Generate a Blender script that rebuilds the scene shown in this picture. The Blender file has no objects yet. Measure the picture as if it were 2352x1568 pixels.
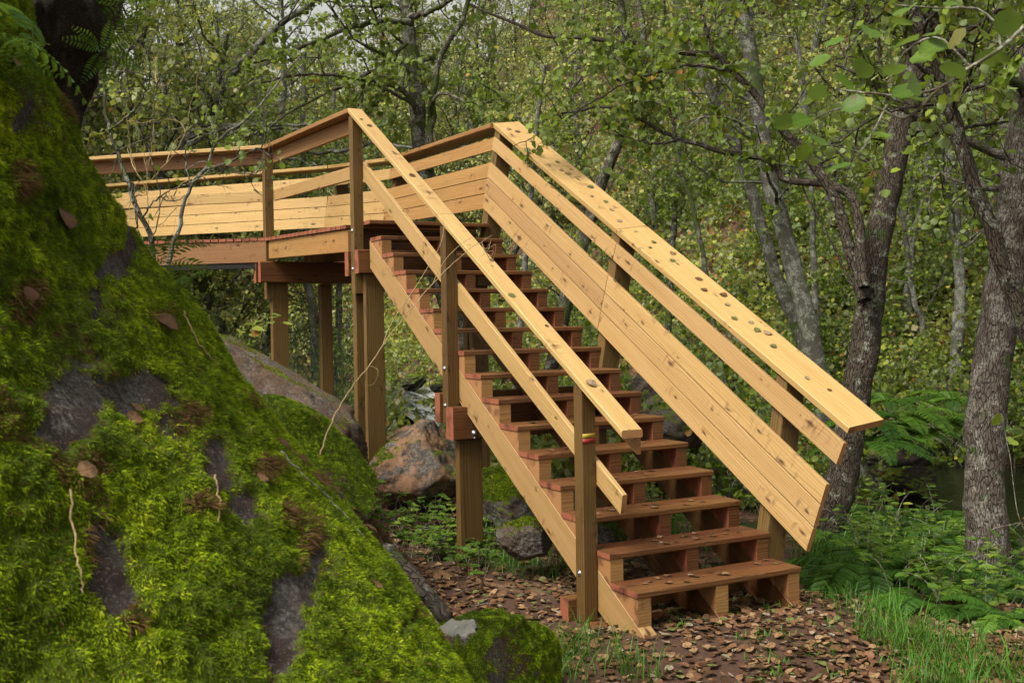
import bpy, bmesh, math, random
import numpy as np
from mathutils import Matrix

scene = bpy.context.scene
COL = scene.collection
W = bpy.data.worlds.new("World"); scene.world = W; W.use_nodes = True
PI = math.pi

# ------------------------------------------------------------------ camera frame
CAM = np.array([-3.38783909, -4.94752052, 1.70837219])
RT = np.array([0.88415147, -0.46694972, -0.01530166])
UP = np.array([0.02271725, 0.01025502, 0.99968933])
FW = np.array([0.46664774, 0.8842244, -0.0196748])
FPX = 4245.8918 * 2352 / 4096
FH = np.array([FW[0], FW[1]]); FH /= np.linalg.norm(FH)
RH = np.array([FH[1], -FH[0]])

def at(u, v, d):
    """point at depth d seen at (u, v) of the survey grid (2352 x 1568)"""
    return CAM + (FW + RT * (u - 1176) / FPX + UP * (784 - v) / FPX) * d

def proj(X):
    D = X - CAM
    z = D @ FW
    z = np.where(np.abs(z) < 1e-3, 1e-3, z)
    return 1176 + FPX * (D @ RT) / z, 784 - FPX * (D @ UP) / z, z

def unit(v):
    v = np.asarray(v, float)
    return v / (np.linalg.norm(v, axis=-1, keepdims=True) + 1e-12)

# ------------------------------------------------------------------ noise
def _hash(ix, iy, iz, seed):
    h = (ix.astype(np.int64) * 374761393 + iy.astype(np.int64) * 668265263 + iz.astype(np.int64) * 2147483647 + seed * 1274126177) & 0xffffffff
    h = ((h ^ (h >> 13)) * 1274126177) & 0xffffffff
    h = h ^ (h >> 16)
    return (h & 0xffff) / 65535.0

def vnoise(P, seed=0):
    P = np.asarray(P, float)
    i = np.floor(P).astype(np.int64); f = P - i
    f = f * f * (3 - 2 * f)
    r = 0
    for dx in (0, 1):
        for dy in (0, 1):
            for dz in (0, 1):
                w = (f[..., 0] if dx else 1 - f[..., 0]) * (f[..., 1] if dy else 1 - f[..., 1]) * (f[..., 2] if dz else 1 - f[..., 2])
                r = r + w * _hash(i[..., 0] + dx, i[..., 1] + dy, i[..., 2] + dz, seed)
    return r

def fbm(P, octaves=4, seed=0, gain=.5):
    P = np.asarray(P, float)
    a, s, t = 1., 0., 0.
    for k in range(octaves):
        s = s + a * (vnoise(P * 2 ** k + 17.3 * k, seed + k) - .5); t += a; a *= gain
    return s / t * 2

def sstep(a, b, x):
    t = np.clip((x - a) / (b - a), 0, 1)
    return t * t * (3 - 2 * t)

# ------------------------------------------------------------------ object helpers
ORIGIN = {}
def tag(o, label=None, cat=None, group=None, kind=None):
    if label: o['label'] = label
    if cat: o['category'] = cat
    if group: o['group'] = group
    if kind: o['kind'] = kind
    return o

def thing(name, loc, label, cat, group=None):
    o = bpy.data.objects.new(name, None); COL.objects.link(o)
    o.location = loc; o.empty_display_size = .1
    ORIGIN[o.name] = np.array(loc, float)
    return tag(o, label, cat, group)

def origin_of(o):
    r = np.zeros(3)
    while o is not None:
        r = r + np.array(o.location); o = o.parent
    return r

def raw_mesh(name, V, faces, mats, mat_idx=None, uv=None, tint=None, smooth=False, extra=None):
    """faces: list of int arrays, each (n, k)"""
    me = bpy.data.meshes.new(name)
    V = np.ascontiguousarray(V, dtype=np.float32)
    faces = [np.asarray(f, np.int32) for f in faces if len(f)]
    nl = sum(f.size for f in faces); npoly = sum(len(f) for f in faces)
    me.vertices.add(len(V)); me.vertices.foreach_set('co', V.ravel())
    me.loops.add(nl); me.polygons.add(npoly)
    me.loops.foreach_set('vertex_index', np.concatenate([f.ravel() for f in faces]))
    tot = np.concatenate([np.full(len(f), f.shape[1], np.int32) for f in faces])
    me.polygons.foreach_set('loop_start', np.concatenate([[0], np.cumsum(tot)[:-1]]).astype(np.int32))
    if mat_idx is not None: me.polygons.foreach_set('material_index', np.asarray(mat_idx, np.int32))
    if uv is not None:
        l = me.uv_layers.new(name='UVMap'); l.data.foreach_set('uv', np.ascontiguousarray(uv, dtype=np.float32).ravel())
    if tint is not None:
        a = me.attributes.new('tint', 'FLOAT', 'POINT'); a.data.foreach_set('value', np.ascontiguousarray(tint, dtype=np.float32))
    for k, val in (extra or {}).items():
        a = me.attributes.new(k, 'FLOAT', 'POINT'); a.data.foreach_set('value', np.ascontiguousarray(val, dtype=np.float32))
    if smooth: me.polygons.foreach_set('use_smooth', np.ones(npoly, bool))
    for m in (mats if isinstance(mats, (list, tuple)) else [mats]): me.materials.append(m)
    me.update(calc_edges=True)
    return me

def link(name, me, parent=None, loc=None):
    o = bpy.data.objects.new(name, me); COL.objects.link(o)
    if parent is not None: o.parent = parent
    if loc is not None: o.location = loc
    return o

def dup(o, loc=None, rotz=None, scale=None, parent=None, label=None, group=None):
    c = o.copy(); COL.objects.link(c)
    if parent is not None: c.parent = parent
    if loc is not None: c.location = loc
    if rotz is not None: c.rotation_euler = (o.rotation_euler[0], o.rotation_euler[1], rotz)
    if scale is not None: c.scale = (scale,) * 3 if np.isscalar(scale) else scale
    for ch in list(o.children): dup(ch, parent=c)
    if label: c['label'] = label
    if group: c['group'] = group
    return c

# ------------------------------------------------------------------ node helper
class NT:
    def __init__(s, name):
        s.m = bpy.data.materials.new(name); s.m.use_nodes = True
        s.t = s.m.node_tree; s.t.nodes.clear()
        s.out = s.t.nodes.new('ShaderNodeOutputMaterial')
    def n(s, typ, ins=None, out=0, **kw):
        x = s.t.nodes.new('ShaderNode' + typ)
        for k, v in kw.items(): setattr(x, k, v)
        for k, v in (ins or {}).items():
            sock = x.inputs[k]
            if isinstance(v, bpy.types.NodeSocket): s.t.links.new(v, sock)
            else: sock.default_value = v
        return x.outputs[out]
    def math(s, op, a, b=0., c=0., clamp=False): return s.n('Math', {0: a, 1: b, 2: c}, operation=op, use_clamp=clamp)
    def mix(s, f, a, b, mode='MIX'):
        x = s.t.nodes.new('ShaderNodeMix'); x.data_type = 'RGBA'; x.blend_type = mode
        for i, v in ((0, f), (6, a), (7, b)):
            if isinstance(v, bpy.types.NodeSocket): s.t.links.new(v, x.inputs[i])
            else: x.inputs[i].default_value = v if i == 0 or len(v) == 4 else (*v, 1)
        return x.outputs[2]
    def ramp(s, f, stops, interp='LINEAR'):
        x = s.t.nodes.new('ShaderNodeValToRGB'); x.color_ramp.interpolation = interp
        el = x.color_ramp.elements
        while len(el) < len(stops): el.new(.5)
        for e, (p, c) in zip(el, stops):
            e.position = p; e.color = (*c, 1) if not np.isscalar(c) else (c, c, c, 1)
        s.t.links.new(f, x.inputs[0])
        return x.outputs[0]
    def smooth(s, x, a, b): return s.n('MapRange', {'Value': x, 'From Min': a, 'From Max': b}, interpolation_type='SMOOTHSTEP')
    def attr(s, name, out=2): return s.n('Attribute', out=out, attribute_name=name)
    def noise(s, vec, scale, detail=3, rough=.5, out=0): return s.n('TexNoise', {'Vector': vec, 'Scale': scale, 'Detail': detail, 'Roughness': rough}, out=out)
    def vmul(s, v, k): return s.n('VectorMath', {0: v, 1: k}, operation='MULTIPLY')
    def obj(s): return s.n('TexCoord', out=3)
    def bump(s, h, strength, dist=.01): return s.n('Bump', {'Height': h, 'Strength': strength, 'Distance': dist})
    def pbr(s, col, rough=.6, normal=None, **kw):
        ins = {'Base Color': col, 'Roughness': rough}
        if normal is not None: ins['Normal'] = normal
        ins.update(kw)
        return s.n('BsdfPrincipled', ins)
    def done(s, sh):
        s.t.links.new(sh, s.out.inputs[0]); return s.m

# ------------------------------------------------------------------ materials
def wood_mat(name, early, late, knotcol, stain, rough=.55, knots=1.0, stain_amt=.5):
    k = NT(name)
    uv = k.n('UVMap'); tint = k.attr('tint')
    off = k.n('CombineXYZ', {0: k.math('MULTIPLY', tint, 37.), 1: k.math('MULTIPLY', tint, 91.), 2: 0.})
    p = k.n('VectorMath', {0: uv, 1: off}, operation='ADD')
    warp = k.noise(k.vmul(p, (.55, 5., 1.)), 1., 2)
    vor = k.n('TexVoronoi', {'Vector': k.n('VectorMath', {0: k.vmul(p, (2.6, 7.5, 1.)), 1: k.vmul(k.noise(k.vmul(p, (8., 20., 1.)), 1., 2, out=1), (.16, .25, 0.))}, operation='ADD'), 'Scale': 1., 'Randomness': .9}, voronoi_dimensions='2D')
    vc = k.t.nodes.new('ShaderNodeSeparateColor'); k.t.links.new(vor.node.outputs[1], vc.inputs[0])
    vor = k.math('ADD', k.math('DIVIDE', vor, k.math('MULTIPLY_ADD', vc.outputs[0], 1.1, .35)), k.math('MULTIPLY', k.math('LESS_THAN', vc.outputs[1], .38), 5.))
    sx = k.n('SeparateXYZ', {0: p}, out=1)
    t = k.math('ADD', k.math('MULTIPLY', sx, 330.), k.math('MULTIPLY', warp, 52.))
    t = k.math('ADD', t, k.math('MULTIPLY', k.math('POWER', 2.718, k.math('MULTIPLY', vor, -9.)), 16.))
    ring = k.math('MULTIPLY_ADD', k.math('SINE', t), .5, .5)
    ring = k.math('POWER', ring, 2.2)
    fine = k.noise(k.vmul(p, (5., 260., 1.)), 1., 3, .6)
    mid = k.noise(k.vmul(p, (1.1, 18., 1.)), 1., 3, .6)
    f = k.math('ADD', k.math('MULTIPLY', ring, .27), k.math('ADD', k.math('MULTIPLY', fine, .55), k.math('MULTIPLY', mid, .55)))
    f = k.smooth(f, .34, .98)
    col = k.mix(f, early, late)
    # broad board-to-board and along-the-board variation
    broad = k.noise(k.vmul(p, (.8, 2.4, 1.)), 1., 4, .6)
    col = k.mix(k.math('MULTIPLY', k.smooth(broad, .48, .75), stain_amt), col, stain)
    smear = k.noise(k.vmul(p, (22., 6., 1.)), 1., 3, .6)
    near_knot = k.smooth(vor, .55, .12)
    col = k.mix(k.math('MULTIPLY', k.math('MULTIPLY', k.smooth(smear, .5, .68), near_knot), .6 * knots), col, knotcol)
    col = k.mix(k.math('MULTIPLY', k.smooth(vor, .125, .035), .8 * knots), col, knotcol)
    core = k.smooth(vor, .06, .015)
    col = k.mix(k.math('MULTIPLY', core, .7 * knots), col, tuple(c * .35 for c in knotcol))
    v = k.math('MULTIPLY_ADD', tint, .46, .80)
    col = k.n('HueSaturation', {'Hue': k.math('MULTIPLY_ADD', tint, .016, .492), 'Saturation': 1., 'Value': v, 'Color': col})
    h = k.math('ADD', k.math('MULTIPLY', fine, .7), k.math('MULTIPLY', ring, .25))
    ro = k.math('MULTIPLY_ADD', fine, .2, rough - .1)
    return k.done(k.pbr(col, ro, k.bump(h, .35, .002), **{'Specular IOR Level': .35}))

def end_mat(name, a, b):
    k = NT(name)
    uv = k.n('UVMap')
    d = k.n('VectorMath', {0: k.n('VectorMath', {0: uv, 1: k.vmul(k.noise(uv, 18., 2, out=1), (.02, .02, 0))}, operation='ADD')}, out=1, operation='LENGTH')
    ring = k.math('MULTIPLY_ADD', k.math('SINE', k.math('MULTIPLY', d, 900.)), .5, .5)
    f = k.math('ADD', k.math('MULTIPLY', ring, .5), k.math('MULTIPLY', k.noise(uv, 120., 3), .6))
    col = k.mix(f, a, b)
    col = k.mix(k.smooth(k.noise(k.obj(), 9., 3), .5, .7), col, tuple(x * .55 for x in a))
    return k.done(k.pbr(col, .75, k.bump(f, .3, .002)))

M = {}
M['pale_wood'] = wood_mat('pale_wood', (.44, .285, .122), (.31, .175, .06), (.10, .045, .017), (.38, .22, .082), .5)
M['pale_end'] = end_mat('pale_end', (.30, .13, .045), (.42, .22, .085))
M['olive_wood'] = wood_mat('olive_wood', (.165, .098, .030), (.08, .043, .011), (.045, .022, .008), (.17, .10, .028), .55, .8)
M['olive_end'] = end_mat('olive_end', (.14, .075, .025), (.22, .12, .045))
M['amber_wood'] = wood_mat('amber_wood', (.345, .19, .072), (.21, .10, .031), (.10, .035, .012), (.34, .15, .045), .55)
M['amber_end'] = end_mat('amber_end', (.25, .10, .035), (.38, .19, .07))
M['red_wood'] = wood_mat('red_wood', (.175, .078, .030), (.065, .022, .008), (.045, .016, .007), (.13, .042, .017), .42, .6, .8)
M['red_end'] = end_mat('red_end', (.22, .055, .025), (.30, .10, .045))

def leaf_mat(name, stops, back=None, trans=.35, rough=.42, veins=False):
    k = NT(name)
    t = k.attr('tint')
    col = k.ramp(t, stops)
    if veins:
        uv = k.n('UVMap'); sp = k.t.nodes.new('ShaderNodeSeparateXYZ'); k.t.links.new(uv, sp.inputs[0])
        ax = k.math('ABSOLUTE', sp.outputs[1])
        vein = k.math('SINE', k.math('MULTIPLY', k.math('SUBTRACT', sp.outputs[0], k.math('MULTIPLY', ax, .75)), 46.))
        vm = k.math('MAXIMUM', k.smooth(vein, .86, 1.), k.smooth(ax, .02, .006))
        col = k.mix(k.math('MULTIPLY', vm, .35), col, (.22, .34, .08))
        col = k.mix(k.math('MULTIPLY', k.smooth(k.noise(k.obj(), 40., 3), .62, .72), .75), col, (.12, .05, .02))
    if name == 'dead_leaf':
        uv2 = k.n('UVMap')
        col = k.mix(k.math('MULTIPLY', k.smooth(k.noise(k.obj(), 70., 4, .7), .42, .62), .6), col, (.06, .03, .018))
        sp2 = k.n('SeparateXYZ', {0: uv2}, out=1)
        col = k.mix(k.smooth(k.math('ABSOLUTE', sp2), .025, .008), col, (.12, .06, .03))
    if back is not None:
        bf = k.n('NewGeometry', out=6)
        col = k.mix(k.math('MULTIPLY', bf, .6), col, back)
    p = k.pbr(col, rough, **{'Specular IOR Level': .25})
    tr = k.n('BsdfTranslucent', {'Color': k.mix(.5, col, (.25, .34, .04), 'MIX')})
    return k.done(k.n('MixShader', {0: trans, 1: p, 2: tr}))

G = [(0, (.040, .070, .008)), (.4, (.12, .185, .015)), (.7, (.25, .32, .032)), (.88, (.37, .40, .065)), (.96, (.46, .32, .055)), (1., (.30, .12, .03))]
M['leaf'] = leaf_mat('alder_leaf', G, (.22, .27, .13), .4, .5)
GH = [(0, (.11, .135, .016)), (.4, (.25, .285, .034)), (.7, (.42, .44, .07)), (.88, (.56, .54, .17)), (.96, (.56, .38, .07)), (1., (.34, .15, .045))]  # greens paled and brightened: haze and light on the far hillside put into colour
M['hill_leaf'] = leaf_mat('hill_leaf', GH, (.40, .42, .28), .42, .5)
GN = [(0, (.026, .060, .010)), (.5, (.075, .15, .016)), (.8, (.16, .25, .03)), (.95, (.28, .30, .05)), (1., (.24, .09, .03))]
M['near_leaf'] = leaf_mat('near_leaf', GN, (.11, .19, .05), .38, .42, True)
M['fern'] = leaf_mat('fern_frond', [(0, (.020, .058, .010)), (.6, (.055, .14, .015)), (.92, (.16, .28, .03)), (1, (.22, .12, .04))], None, .35, .45)
M['grass'] = leaf_mat('grass_blade', [(0, (.026, .080, .010)), (.7, (.075, .20, .018)), (1, (.15, .27, .03))], None, .3, .45)
M['moss'] = leaf_mat('moss_strand', [(0, (.016, .030, .002)), (.35, (.10, .165, .003)), (.65, (.30, .41, .006)), (.93, (.56, .64, .03)), (1, (.15, .075, .035))], None, .35, .8)
M['litter'] = leaf_mat('dead_leaf', [(0, (.040, .020, .011)), (.3, (.12, .055, .027)), (.6, (.24, .125, .064)), (.85, (.38, .24, .125)), (.97, (.38, .33, .25)), (1, (.14, .18, .05))], (.30, .20, .13), .12, .6)

def bark_mat(name, base, dark, lichen, lich_amt, moss, moss_amt, fis=1.0):
    k = NT(name)
    uv = k.n('UVMap'); o = k.obj()
    w = k.n('VectorMath', {0: uv, 1: k.vmul(k.noise(k.vmul(uv, (12., 5., 1)), 1., 3, out=1), (.05, .08, 0))}, operation='ADD')
    vor = k.n('TexVoronoi', {'Vector': k.vmul(w, (38., 13., 1.)), 'Scale': 1.}, feature='DISTANCE_TO_EDGE')
    crack = k.smooth(vor, .12, .0)
    n1 = k.noise(k.vmul(uv, (60., 22., 1)), 1., 4, .65)
    col = k.mix(n1, dark, base)
    col = k.mix(k.math('MULTIPLY', crack, .8 * fis), col, tuple(x * .4 for x in dark))
    l = k.smooth(k.noise(o, 9., 4, .65), .56 - .2 * lich_amt, .66 - .2 * lich_amt)
    l = k.math('MULTIPLY', l, k.smooth(k.noise(o, 55., 3, .6), .35, .6))
    col = k.mix(k.math('MULTIPLY', l, .9), col, lichen)
    mo = k.smooth(k.noise(o, 3.3, 4, .6), .62 - .25 * moss_amt, .72 - .25 * moss_amt)
    col = k.mix(mo, col, moss)
    h = k.math('SUBTRACT', k.math('MULTIPLY', n1, .6), k.math('MULTIPLY', crack, 1.0 * fis))
    return k.done(k.pbr(col, .85, k.bump(h, .9, .02), **{'Specular IOR Level': .25}))
M['dark_bark'] = bark_mat('dark_bark', (.105, .082, .058), (.030, .022, .016), (.26, .27, .22), .12, (.05, .07, .02), .0)
M['pale_bark'] = bark_mat('pale_bark', (.15, .14, .115), (.06, .055, .042), (.30, .31, .26), .5, (.06, .085, .025), .25, .35)
M['mossy_bark'] = bark_mat('mossy_bark', (.12, .10, .075), (.035, .028, .02), (.30, .31, .24), .45, (.07, .095, .02), .5, .7)
M['rosy_bark'] = bark_mat('rosy_bark', (.15, .122, .10), (.055, .040, .031), (.26, .245, .21), .4, (.05, .07, .02), .25, .8)
M['twig'] = bark_mat('grey_twig', (.20, .17, .13), (.08, .06, .045), (.36, .37, .30), .6, (.08, .10, .03), .1, .1)
M['straw'] = bark_mat('dry_straw', (.48, .36, .19), (.30, .20, .09), (.5, .4, .25), .1, (.3, .2, .1), 0, .0)

def broom_mat():
    k = NT('broom_stems')
    c = k.mix(k.noise(k.obj(), 4., 3), (.05, .075, .035), (.13, .17, .085))
    return k.done(k.pbr(c, .8))
M['broom'] = broom_mat()

def rock_mat(name, grey, brown, orange=0.):
    k = NT(name)
    o = k.obj(); mo = k.attr('moss')
    n = k.noise(o, 48., 7, .8); n2 = k.noise(o, 5., 5, .6); n3 = k.noise(o, 150., 2, .6)
    col = k.mix(k.smooth(n, .42, .60), tuple(x * .28 for x in grey), grey)
    col = k.mix(k.smooth(n2, .42, .6), col, brown)
    col = k.mix(k.math('MULTIPLY', k.smooth(n3, .58, .68), .6), col, tuple(min(1, x * 2.0) for x in grey))
    if orange:
        q = k.math('MULTIPLY', k.smooth(k.noise(o, 5.5, 6, .75), .47, .54), k.attr('warm'))
        col = k.mix(k.math('MULTIPLY', q, .8), col, (.38, .19, .095))
    pale = k.attr('pale')
    col = k.mix(k.math('MULTIPLY', k.smooth(k.math('ADD', pale, n), .98, 1.16), .75), col, (.33, .33, .29))
    mc = k.mix(k.noise(o, 22., 4), (.02, .032, .003), (.15, .20, .008))
    col = k.mix(k.smooth(k.math('ADD', mo, k.math('MULTIPLY', n, .6)), .72, .84), col, mc)
    h = k.math('ADD', n, k.math('MULTIPLY', n2, .6))
    return k.done(k.pbr(col, .85, k.bump(h, .8, .02), **{'Specular IOR Level': .3}))
M['boulder'] = rock_mat('boulder_rock', (.12, .105, .095), (.042, .026, .021))
M['stone'] = rock_mat('stone', (.165, .145, .125), (.075, .05, .036), 1.)
M['dark_rock'] = rock_mat('dark_rock', (.05, .04, .03), (.03, .02, .014))

def ground_mat():
    k = NT('forest_floor')
    o = k.obj(); n = k.noise(o, 1.3, 5, .6); n2 = k.noise(o, 14., 5, .65)
    col = k.mix(n2, (.035, .019, .013), (.115, .062, .043))
    vor = k.n('TexVoronoi', {'Vector': o, 'Scale': 16.}, out=1)
    lit = k.ramp(k.n('SeparateColor', {0: vor}), [(0, (.05, .028, .018)), (.5, (.16, .08, .045)), (1, (.28, .17, .10))])
    col = k.mix(k.math('MULTIPLY', k.smooth(n, .45, .6), k.math('MULTIPLY', k.attr('wild'), .7)), col, lit)
    col = k.mix(k.math('MULTIPLY', k.smooth(k.noise(o, .7, 4), .48, .62), k.attr('wild')), col, (.03, .045, .014))
    return k.done(k.pbr(col, .95, k.bump(n2, .9, .03), **{'Specular IOR Level': .2}))
M['ground'] = ground_mat()

def water_mat():
    k = NT('stream_water')
    o = k.obj()
    wv = k.noise(k.vmul(o, (1., 1., 1.)), 5., 4, .6)
    f = k.attr('foam')
    ff = k.math('MULTIPLY', f, k.smooth(k.noise(k.vmul(o, (1., 1., 1.)), 3.2, 4, .7), .40, .58))
    col = k.mix(ff, (.008, .010, .006), (.75, .78, .80))
    ro = k.math('MULTIPLY_ADD', ff, .5, .06)
    return k.done(k.pbr(col, ro, k.bump(wv, .5, .04), **{'IOR': 1.33}))
M['water'] = water_mat()

def flat_mat(name, col, rough=.5, metal=0., wear=.25):
    k = NT(name)
    n = k.noise(k.obj(), 60., 4, .6)
    c = k.mix(k.math('MULTIPLY', k.smooth(n, .45, .75), wear), col, tuple(x * .45 for x in col))
    return k.done(k.pbr(c, rough, k.bump(n, .15, .002), Metallic=metal))
M['steel'] = flat_mat('galvanised_steel', (.36, .37, .38), .45, 1.)
M['black_steel'] = flat_mat('black_beam', (.010, .008, .007), .95)
M['yellow'] = flat_mat('yellow_paint', (.40, .29, .03), .55, 0, .4)
M['red'] = flat_mat('red_paint', (.26, .016, .014), .55, 0, .4)

# ------------------------------------------------------------------ wood pieces
R = random.Random(11)
class Wood:
    """collects bevelled timbers into one mesh"""
    def __init__(s): s.V = []; s.F = []; s.UV = []; s.MI = []; s.T = []
    def hexa(s, r0, r1, ch=.004, tint=None):
        r0 = np.array(r0, float); r1 = np.array(r1, float); n = len(r0)
        def ring(r):
            o = []
            for i in range(n):
                a, b, c = r[i - 1], r[i], r[(i + 1) % n]
                o += [b + ch * unit(a - b), b + ch * unit(c - b)]
            return np.array(o)
        A, B = ring(r0), ring(r1)
        m = 2 * n; b = len(s.V)
        ax = unit(B.mean(0) - A.mean(0))
        s.V += list(A) + list(B)
        t = R.random() if tint is None else tint
        s.T += [t] * (2 * m)
        per = np.concatenate([[0], np.cumsum([np.linalg.norm(A[(i + 1) % m] - A[i]) for i in range(m)])])
        ou = R.random() * 20; ov = R.random() * 20
        ua = (A - A.mean(0)) @ ax; ub = (B - A.mean(0)) @ ax
        for i in range(m):
            j = (i + 1) % m
            s.F.append([b + i, b + j, b + m + j, b + m + i])
            s.UV += [(ou + ua[i], ov + per[i]), (ou + ua[j], ov + per[i + 1]), (ou + ub[j], ov + per[i + 1]), (ou + ub[i], ov + per[i])]
            s.MI.append(0)
        e1 = unit(A[1] - A[2 * n - 2]) if n > 2 else unit(A[1] - A[0])
        e2 = unit(np.cross(ax, e1))
        po = np.array([R.uniform(-.12, .12), R.uniform(-.12, .12)])
        for ringv, o_, rev in ((A, 0, True), (B, m, False)):
            idx = list(range(m))
            if rev: idx = idx[::-1]
            s.F.append([b + o_ + i for i in idx])
            c = ringv.mean(0)
            s.UV += [tuple(np.array([(ringv[i] - c) @ e1, (ringv[i] - c) @ e2]) + po) for i in idx]
            s.MI.append(1)
        return s
    def box(s, x0, x1, y0, y1, z0, z1, axis='x', **kw):
        if axis == 'x':
            q = lambda x: [(x, y0, z0), (x, y1, z0), (x, y1, z1), (x, y0, z1)]
            return s.hexa(q(x0), q(x1), **kw)
        if axis == 'y':
            q = lambda y: [(x0, y, z0), (x1, y, z0), (x1, y, z1), (x0, y, z1)]
            return s.hexa(q(y0), q(y1), **kw)
        q = lambda z: [(x0, y0, z), (x1, y0, z), (x1, y1, z), (x0, y1, z)]
        return s.hexa(q(z0), q(z1), **kw)
    def build(s, name, kind, parent, label=None):
        o = origin_of(parent)
        me = bpy.data.meshes.new(name)
        me.from_pydata([tuple(np.array(v) - o) for v in s.V], [], s.F)
        l = me.uv_layers.new(name='UVMap'); l.data.foreach_set('uv', np.array(s.UV, np.float32).ravel())
        a = me.attributes.new('tint', 'FLOAT', 'POINT'); a.data.foreach_set('value', np.array(s.T, np.float32))
        me.polygons.foreach_set('material_index', np.array(s.MI, np.int32))
        me.materials.append(M[kind + '_wood']); me.materials.append(M[kind + '_end'])
        bm = bmesh.new(); bm.from_mesh(me); bmesh.ops.recalc_face_normals(bm, faces=bm.faces); bm.to_mesh(me); bm.free()
        ob = link(name, me, parent)
        if label: ob['label'] = label
        return ob

def bolt(p, nrm, parent, r=.013):
    """dome-headed bolt with washer"""
    nrm = unit(nrm); a = unit(np.cross(nrm, (0, 0, 1.))); b = np.cross(nrm, a)
    V = []; F = []; n = 12
    prof = [(1.55, 0), (1.55, .15), (1.0, .17), (.95, .45), (.7, .72), (.35, .86)]
    for rr, hh in prof:
        for k in range(n):
            t = 2 * PI * k / n
            V.append(p + nrm * hh * r + (a * math.cos(t) + b * math.sin(t)) * rr * r)
    for j in range(len(prof) - 1):
        for k in range(n): F.append([j * n + k, j * n + (k + 1) % n, (j + 1) * n + (k + 1) % n, (j + 1) * n + k])
    V.append(p + nrm * .9 * r); t = len(V) - 1
    tri = [[(len(prof) - 1) * n + k, (len(prof) - 1) * n + (k + 1) % n, t] for k in range(n)]
    me = raw_mesh('bolt', np.array(V) - origin_of(parent), [np.array(F), np.array(tri)], M['steel'], smooth=True)
    return link('bolt', me, parent)

# ------------------------------------------------------------------ terrain
def stream_s(X):
    a = (X[..., 0] - CAM[0]) * FH[0] + (X[..., 1] - CAM[1]) * FH[1]
    b = (X[..., 0] - CAM[0]) * RH[0] + (X[..., 1] - CAM[1]) * RH[1]
    k = 1.6
    a_s = 14 + (5.5 - b) * k
    a_s = np.where(b > 5.5, 14 - (b - 5.5) * .9, a_s)
    a_s = np.where(b < -2.5, 26.8 + (-2.5 - b) * .1, a_s)
    a_s = np.maximum(a_s, 8.0 + .06 * (b - 12))
    return (a - a_s) / 1.89, a, b

def height(X):
    X = np.asarray(X, float)
    s, a, b = stream_s(X)
    P = np.stack([X[..., 0], X[..., 1], np.zeros(X.shape[:-1])], -1)
    near = -.10 + .05 * fbm(P * .5, 3, 5) + .025 * fbm(P * 2.3, 3, 6)
    near = near + .075 * np.exp(-(((X[..., 0] - .75) / 1.0) ** 2 + ((X[..., 1] + .35) / .75) ** 2))
    near = near - .22 * sstep(2.0, 4.2, X[..., 0]) + .25 * sstep(2.5, 6.5, X[..., 1]) * sstep(3.0, -1.0, X[..., 0])
    dm = np.sqrt((np.maximum(b + 1.6, 0) / 1.0) ** 2 + ((a - 7.2) / 1.7) ** 2)
    near = near + .95 * sstep(1., .2, dm)
    bank = sstep(-3.4, -1.3, s)
    z = near * (1 - bank) + (-.95) * bank
    wall = sstep(1.2, 2.6, s)
    slope = .62 + .42 * sstep(-4, 6, b)
    hill = .15 + slope * np.clip(s - 2.2, 0, None) + .55 * fbm(P * .35, 4, 9) * sstep(1.5, 5, s)
    hill = np.where(hill > 24, 24 + (hill - 24) * .1, hill)
    z = z * (1 - wall) + hill * wall
    return z

def gz(x, y): return float(height(np.array([[x, y]]))[0])

def ground_hit(u, v):
    """march the view ray to the terrain (vectorised)"""
    u = np.asarray(u, float); v = np.asarray(v, float)
    D = FW + RT * ((u - 1176) / FPX)[:, None] + UP * ((784 - v) / FPX)[:, None]
    d = np.full(len(u), np.nan); prev = np.ones(len(u))
    done = np.zeros(len(u), bool)
    for t in np.arange(1.5, 45, .06):
        Pn = CAM + D * t
        g = Pn[:, 2] - height(Pn[:, :2])
        hit = (~done) & (g < 0)
        d[hit] = t - .06 * (-g[hit]) / (prev[hit] - g[hit] + 1e-9)
        done |= hit; prev = g
        if done.all(): break
    return CAM + D * np.nan_to_num(d, nan=45.)[:, None], done

def build_terrain():
    def sp(lo, hi, n, k): 
        t = np.linspace(-1, 1, n); q = np.sinh(t * k) / math.sinh(k)
        return np.where(q < 0, -q * lo, q * hi)
    aa = np.concatenate([np.linspace(-60, 2, 25)[:-1], np.linspace(2, 14, 150)[:-1], np.linspace(14, 45, 110)[:-1], np.linspace(45, 110, 40)[:-1], np.linspace(110, 400, 12)])
    bb = np.concatenate([np.linspace(-250, -30, 12)[:-1], np.linspace(-30, -6, 50)[:-1], np.linspace(-6, 8, 160)[:-1], np.linspace(8, 30, 50)[:-1], np.linspace(30, 250, 12)])
    A, B = np.meshgrid(aa, bb, indexing='ij')
    X = np.stack([CAM[0] + A * FH[0] + B * RH[0], CAM[1] + A * FH[1] + B * RH[1]], -1)
    Z = height(X)
    V = np.concatenate([X, Z[..., None]], -1).reshape(-1, 3)
    n, m = A.shape
    i = np.arange(n * m).reshape(n, m)
    F = np.stack([i[:-1, :-1], i[:-1, 1:], i[1:, 1:], i[1:, :-1]], -1).reshape(-1, 4)[:, ::-1]
    d = np.hypot((V[:, 0] - .7) / 1.0, (V[:, 1] + .9) / 1.0)
    wild = sstep(.9, 2.2, d)
    o = link('forest_ground', raw_mesh('forest_ground', V, [F], M['ground'], smooth=True, extra={'wild': wild}))
    tag(o, kind='structure')
build_terrain()

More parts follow.
